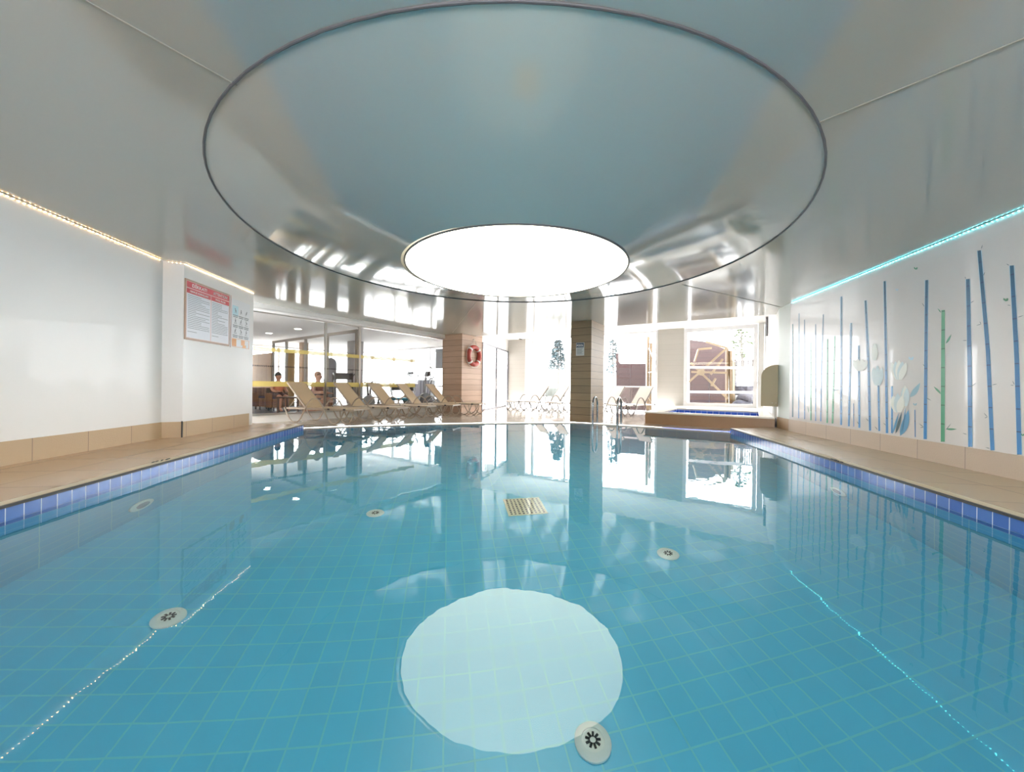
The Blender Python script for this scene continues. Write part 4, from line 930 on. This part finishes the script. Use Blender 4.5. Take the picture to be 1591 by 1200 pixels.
# ------------------------------------------------------------------ gym and lounge contents
GF = .03
def skinmesh(name, verts, edges, m, parent, sub=2):
    me = bpy.data.meshes.new(name); me.from_pydata([v[:3] for v in verts], edges, []); me.materials.append(m)
    o = bpy.data.objects.new(name, me); sc.collection.objects.link(o); o.parent = parent; K = 1.22
    md = o.modifiers.new('skin', 'SKIN'); md.use_smooth_shade = True
    for i, v in enumerate(verts):
        r = v[3]; sv = me.skin_vertices[0].data[i]; sv.radius = (r[0] * K, r[1] * K) if hasattr(r, '__len__') else (r * K, r * K); sv.use_root = (i == 0)
    sb = o.modifiers.new('sub', 'SUBSURF'); sb.levels = sub; sb.render_levels = sub; return o
def person(px, py, rz, label, skin, shirt_c, short_c, hair_c, scale=.93):
    root = thing('person', label, 'person', (px, py, GF), rz); root.scale = (scale,) * 3
    ms = mat('skin_tone_%d' % len(MATS), skin, .5)
    V = [(0, 0, .56, (.15, .12)), (0, 0, .76, (.14, .11)), (.03, 0, .98, (.17, .11)), (.04, 0, 1.12, .055), (.05, 0, 1.20, .06), (.06, 0, 1.27, (.10, .115)), (.06, 0, 1.36, (.09, .105))]
    E_ = [(0, 1), (1, 2), (2, 3), (3, 4), (4, 5), (5, 6)]
    def chain(start, pts):
        p = start
        for q in pts: V.append(q); E_.append((p, len(V) - 1)); p = len(V) - 1
        return p
    for s in (-1, 1):
        chain(0, [(.12, s * .10, .54, .095), (.46, s * .12, .53, .065), (.44, s * .12, .30, .055), (.42, s * .12, .09, .038), (.50, s * .12, .045, .04), (.62, s * .13, .03, .028)])
        w_ = chain(2, [(.03, s * .19, 1.02, .055), (.10, s * .25, .80, .042), (.24, s * .22, .74, .035), (.34, s * .17, .74, .027), (.40, s * .15, .735, (.038, .02))])
        for f in range(4): chain(w_, [(.45, s * (.125 + .018 * f), .735, .0095), (.49 + .006 * (f % 2), s * (.12 + .019 * f), .72, .008)])
        chain(w_, [(.41, s * .115, .75, .010), (.445, s * .10, .745, .009)])
    skinmesh('body', V, E_, ms, root)
    SV = [(0, 0, .60, (.165, .14)), (0, 0, .78, (.155, .125)), (.03, 0, 1.0, (.19, .125)), (.04, 0, 1.08, (.09, .08)), (.03, -.2, 1.02, .07), (.07, -.235, .88, .058), (.03, .2, 1.02, .07), (.07, .235, .88, .058)]
    skinmesh('shirt', SV, [(0, 1), (1, 2), (2, 3), (2, 4), (4, 5), (2, 6), (6, 7)], mat('shirt_cloth_%d' % len(MATS), shirt_c, .8), root)
    TV = [(0, 0, .57, (.17, .14)), (.12, .10, .55, .11), (.36, .12, .545, .085), (.12, -.10, .55, .11), (.36, -.12, .545, .085)]
    skinmesh('shorts', TV, [(0, 1), (1, 2), (0, 3), (3, 4)], mat('shorts_cloth_%d' % len(MATS), short_c, .8), root)
    hm_ = MB().ball((.035, 0, 1.35), (.125, .115, .125), 16); hm_.v = [v if not (v[0] > .09 and v[2] < 1.37) else (.09, v[1] * .9, max(v[2], 1.36)) for v in hm_.v]
    hm_.build('hair', mat('hair_%d' % len(MATS), hair_c, .7), root, smooth=True)
    fc = MB().ball((.155, 0, 1.275), (.022, .012, .022), 8).build('nose', ms, root, smooth=True)
    for s in (-1, 1):
        MB().ball((.145, s * .032, 1.305), (.008, .011, .007), 8).build('eye', M_black, root); MB().ball((.06, s * .095, 1.28), (.02, .01, .03), 8).build('ear', ms, root)
    MB().ball((.148, 0, 1.232), (.006, .022, .005), 8).build('mouth', mat('lips_%d' % len(MATS), (.4, .15, .12), .5), root)
    return root
person(-8.33, 13.2, -.55, 'person in an orange top seated at the far left behind the gym glass', (.45, .22, .14), (.50, .16, .08), (.10, .05, .05), (.05, .03, .02))
person(-6.05, 11.52, -.2, 'person with tied up hair seated low behind the slatted chair', (.45, .25, .18), (.25, .08, .06), (.08, .07, .08), (.30, .18, .12), .92)
M_wick = tiles('brown_wicker', (.30, .14, .06), (.24, .11, .045), (.10, .045, .02), .06, .03, .006, .5, vertical=(1, 0), offset=.5)
def tub_chair(x, y, rz, label, z=GF):
    r = thing('wicker_tub_chair', label, 'chair', (x, y, z), rz)
    sh = MB(); n = 20; ri, ro = .30, .35; vs = []; fs = []
    for i in range(n + 1):
        a = math.radians(50) + math.radians(260) * i / n; top = .80 if 4 < i < 16 else .62
        for rr in (ri, ro):
            for zz in (.12, top): vs.append((rr * math.cos(a), rr * math.sin(a), zz))
    for i in range(n):
        b = i * 4; fs += [(b, b + 4, b + 5, b + 1), (b + 2, b + 3, b + 7, b + 6), (b + 1, b + 5, b + 7, b + 3), (b, b + 2, b + 6, b + 4)]
    fs += [(0, 1, 3, 2), (n * 4, n * 4 + 2, n * 4 + 3, n * 4 + 1)]
    sh.add(vs, fs).build('shell', M_wick, r, smooth=True)
    MB().lathe([(.0001, .12), (.30, .12), (.30, .42), (.0001, .42)], seg=24).build('seat_base', M_wick, r)
    MB().lathe([(.0001, .42), (.28, .42), (.29, .46), (.27, .49), (.0001, .49)], seg=24).build('cushion', mat('navy_cushion', (.03, .035, .08), .8) if 'navy_cushion' not in MATS else MATS['navy_cushion'], r, smooth=True)
    for k in range(4):
        a = math.pi / 4 + k * math.pi / 2; MB().tube([(.25 * math.cos(a), .25 * math.sin(a), 0), (.25 * math.cos(a), .25 * math.sin(a), .13)], .025, 8).build('leg', M_black, r)
    return r
tub_chair(-9.2, 13.75, -.6, 'empty brown wicker tub chair nearest the white pier, behind the gym glass')
tub_chair(-8.36, 13.2, -.55, 'brown wicker tub chair under the person in orange')
tub_chair(-6.08, 11.50, -.2, 'brown wicker tub chair under the person with tied hair')
def slat_chair(x, y, rz, label):
    r = thing('slatted_bench', label, 'bench', (x, y, GF), rz); M = mat('red_brown_wood_%d' % len(MATS), (.26, .11, .05), .5)
    for sx in (-.26, .26):
        for sy in (-.22, .22): MB().box((sx, sy, .42 if sy < 0 else .22), (.05, .05, .84 if sy < 0 else .44)).build('leg', M, r)
    MB().box((0, 0, .43), (.58, .5, .04)).build('seat', M, r)
    for k in range(6): MB().box((0, -.22, .10 + .125 * k), (.50, .025, .075)).build('slat', M, r)
    return r
slat_chair(-5.62, 10.85, .05, 'red brown slatted bench back seen left of the slim glass post')
tb = thing('side_table', 'low dark brown table between the seated people', 'table', (-7.3, 12.35, GF)); M_db = mat('dark_brown_wood', (.08, .04, .025), .5)
MB().box((0, 0, .50), (.75, .6, .05)).build('tabletop', M_db, tb)
for sx in (-.32, .32):
    for sy in (-.24, .24): MB().box((sx, sy, .24), (.05, .05, .48)).build('leg', M_db, tb)
# curtains and screen at the back of the lounge
def cz(name, lab, x0, x1, y0, Y, m, arch=False):
    a = Vector((uv(x0, 600)[0] / F * Y, Y)); b = Vector((uv(x1, 600)[0] / F * Y, Y)); r = thing(name, lab, name.split('_')[-1], (a.x, a.y, GF)); h = zt(y0, Y) - GF; W_ = (b - a).x; P = []; n = 24
    if arch: P = [(0, 0, 0), (W_, 0, 0)] + [(W_ / 2 + W_ / 2 * math.cos(math.pi * i / 12), 0, h - W_ / 2 + W_ / 2 * math.sin(math.pi * i / 12)) for i in range(13)]; MB().face_prism(P, (0, 1, 0), .05).build('panel', m, r)
    else:
        mb = MB(); vs = []; fs = []
        for i in range(n + 1):
            q = .05 * math.sin(i * 1.6); vs += [(W_ * i / n, q, 0), (W_ * i / n, q, h), (W_ * i / n, q + .01, 0), (W_ * i / n, q + .01, h)]
        for i in range(n): k = i * 4; fs += [(k, k + 4, k + 5, k + 1), (k + 2, k + 3, k + 7, k + 6), (k + 1, k + 5, k + 7, k + 3), (k, k + 2, k + 6, k + 4)]
        mb.add(vs, fs).build('cloth_panel', m, r, smooth=True); MB().bar((0, 0, h), (W_, 0, h), .03, .03).build('curtain_rod', M_alu, r)
def zt(y, Y): return 1 - (y - 600 + 3.5) * Y / F
cz('window_curtain', 'pale yellow curtain behind the glass between the two seated people', 446, 457, 545, 15.9, mat('pale_yellow_cloth', (.55, .42, .20), .8))
cz('arched_screen', 'blue grey arched screen in the lounge left of the slim glass post', 504, 522, 556, 15.6, mat('blue_grey_panel', (.20, .22, .27), .6), True)
# treadmill
M_mach = mat('charcoal_machine', (.05, .055, .06), .4); M_machg = mat('grey_machine', (.22, .23, .25), .4)
def treadmill(x, y, rz, label):
    r = thing('treadmill', label, 'treadmill', (x, y, GF), rz)
    MB().box((0, 0, .11), (1.7, .72, .14)).build('deck', M_machg, r, bevel=.02); MB().box((-.05, 0, .185), (1.4, .5, .012)).build('belt', M_black, r)
    for s in (-1, 1):
        MB().tube([(.65, s * .36, .15), (.78, s * .36, 1.15)], .035, 8).build('upright', M_mach, r, smooth=True)
        MB().tube([(.78, s * .36, 1.12), (.72, s * .38, 1.32), (.50, s * .40, 1.38), (.2, s * .40, 1.28), (.10, s * .40, 1.05), (.12, s * .38, .9)], .024, 8).build('handrail', M_mach, r, smooth=True)
    MB().box((.80, 0, 1.28), (.12, .74, .26), m=Matrix.Rotation(-.4, 3, 'Y')).build('console', M_mach, r, bevel=.02)
treadmill(-6.3, 14.2, 2.2, 'treadmill with looped dark handrails behind the inner glass partition')
def cross(x, y, rz, label):
    r = thing('cross_trainer', label, 'cross trainer', (x, y, GF), rz)
    MB().box((0, 0, .06), (1.3, .12, .08)).box((.6, 0, .06), (.1, .6, .08)).box((-.6, 0, .06), (.1, .6, .08)).build('base', M_machg, r)
    MB().lathe([(.0001, -.06), (.28, -.06), (.28, .06), (.0001, .06)], (.30, 0, .36), 24, Matrix.Rotation(math.pi / 2, 3, 'X')).build('flywheel', M_mach, r, smooth=True)
    MB().tube([(.30, 0, .5), (.28, 0, 1.3)], .05, 10).build('mast', M_machg, r, smooth=True); MB().box((.22, 0, 1.42), (.08, .3, .22), m=Matrix.Rotation(-.3, 3, 'Y')).build('console', M_mach, r, bevel=.02)
    for s in (-1, 1):
        MB().tube([(.25, s * .25, .45), (.2, s * .3, 1.1), (.05, s * .32, 1.45), (.12, s * .26, 1.65), (.25, s * .2, 1.72)], .02, 8).build('moving_handle', M_mach, r, smooth=True)
        MB().tube([(.20, s * .1, 1.2), (-.02, s * .22, 1.3), (-.05, s * .22, 1.45)], .018, 8).build('fixed_handle', M_mach, r, smooth=True)
        MB().box((-.25, s * .16, .32 + .05 * s), (.38, .13, .04)).build('pedal', M_mach, r); MB().bar((-.5, s * .16, .25 + .05 * s), (.3, s * .16, .36), .03, .05).build('pedal_arm', M_machg, r)
cross(-3.35, 15.5, -2.4, 'dark cross trainer just left of the column with the life ring')
cross(-4.2, 15.9, -2.1, 'grey cross trainer behind the one next to the column')
def bike(x, y, rz, label):
    r = thing('exercise_bike', label, 'exercise bike', (x, y, GF), rz)
    MB().box((.45, 0, .05), (.1, .5, .08)).box((-.45, 0, .05), (.1, .5, .08)).bar((-.45, 0, .06), (.45, 0, .06), .08, .07).build('base', M_machg, r)
    MB().lathe([(.0001, -.04), (.23, -.04), (.23, .04), (.0001, .04)], (.25, 0, .36), 24, Matrix.Rotation(math.pi / 2, 3, 'X')).build('flywheel', mat('pale_flywheel_%d' % len(MATS), (.45, .47, .5), .3), r, smooth=True)
    MB().tube([(-.1, 0, .1), (-.22, 0, .88)], .035, 8).build('seat_post', M_mach, r, smooth=True); MB().ball((-.24, 0, .93), (.14, .09, .04), 12).build('saddle', M_black, r, smooth=True)
    MB().tube([(.25, 0, .4), (.32, 0, 1.0)], .035, 8).build('stem', M_mach, r, smooth=True); MB().tube([(.15, -.22, 1.1), (.32, -.2, 1.02), (.32, .2, 1.02), (.15, .22, 1.1)], .018, 8).build('handlebar', M_black, r, smooth=True)
bike(-5.75, 14.9, -1.0, 'pale exercise bike behind the third beige lounger')
bike(-4.9, 13.3, -2.2, 'low exercise bike right behind the inner partition frame')
# bench press with teal pads
bn = thing('weight_bench', 'gym bench with teal pads and white stand behind the middle loungers', 'gym bench', (-4.25, 14.35, GF), -.35)
M_teal = mat('teal_vinyl', (.02, .22, .32), .4)
MB().box((0, 0, .42), (1.1, .5, .10)).build('pad', M_teal, bn, bevel=.02); MB().box((-.2, .32, .85), (1.0, .12, .22)).build('back_pad', M_mach, bn, bevel=.02)
for s in (-.5, .5): MB().box((s, 0, .19), (.06, .4, .38)).build('leg', M_whiteframe, bn)
for s in (-.55, .45): MB().bar((s, .3, 0), (s - .3, .36, 1.0), .05, .05).build('upright', M_whiteframe, bn)
cb = thing('storage_cabinet', 'low grey cabinet at the back of the gym', 'cabinet', tuple(Vector((*QB(8.0, 3.2), GF)))); 
MB().box((0, 0, .6), (1.5, .4, 1.2), math.atan2(D2.y, D2.x)).build('body', M_machg, cb)
for k in (-1, 0, 1):
    c_ = D2 * .49 * k - D1 * .21; MB().box((c_.x, c_.y, .6), (.46, .02, 1.12), math.atan2(D2.y, D2.x)).build('door', mat('violet_grey_door_%d' % k, (.26, .26, .32), .4), cb)
# framed picture hung in the gym
pq = onz(595, 523, 2.5); pt_ = G(8.3) - DP * 2.2
tag(MB().box((pt_.x, pt_.y, 2.2), (.6, .04, .9), math.atan2(D2.y, D2.x)).build('hanging_screen', M_machg), 'grey screen hanging high at the back of the gym', 'screen')
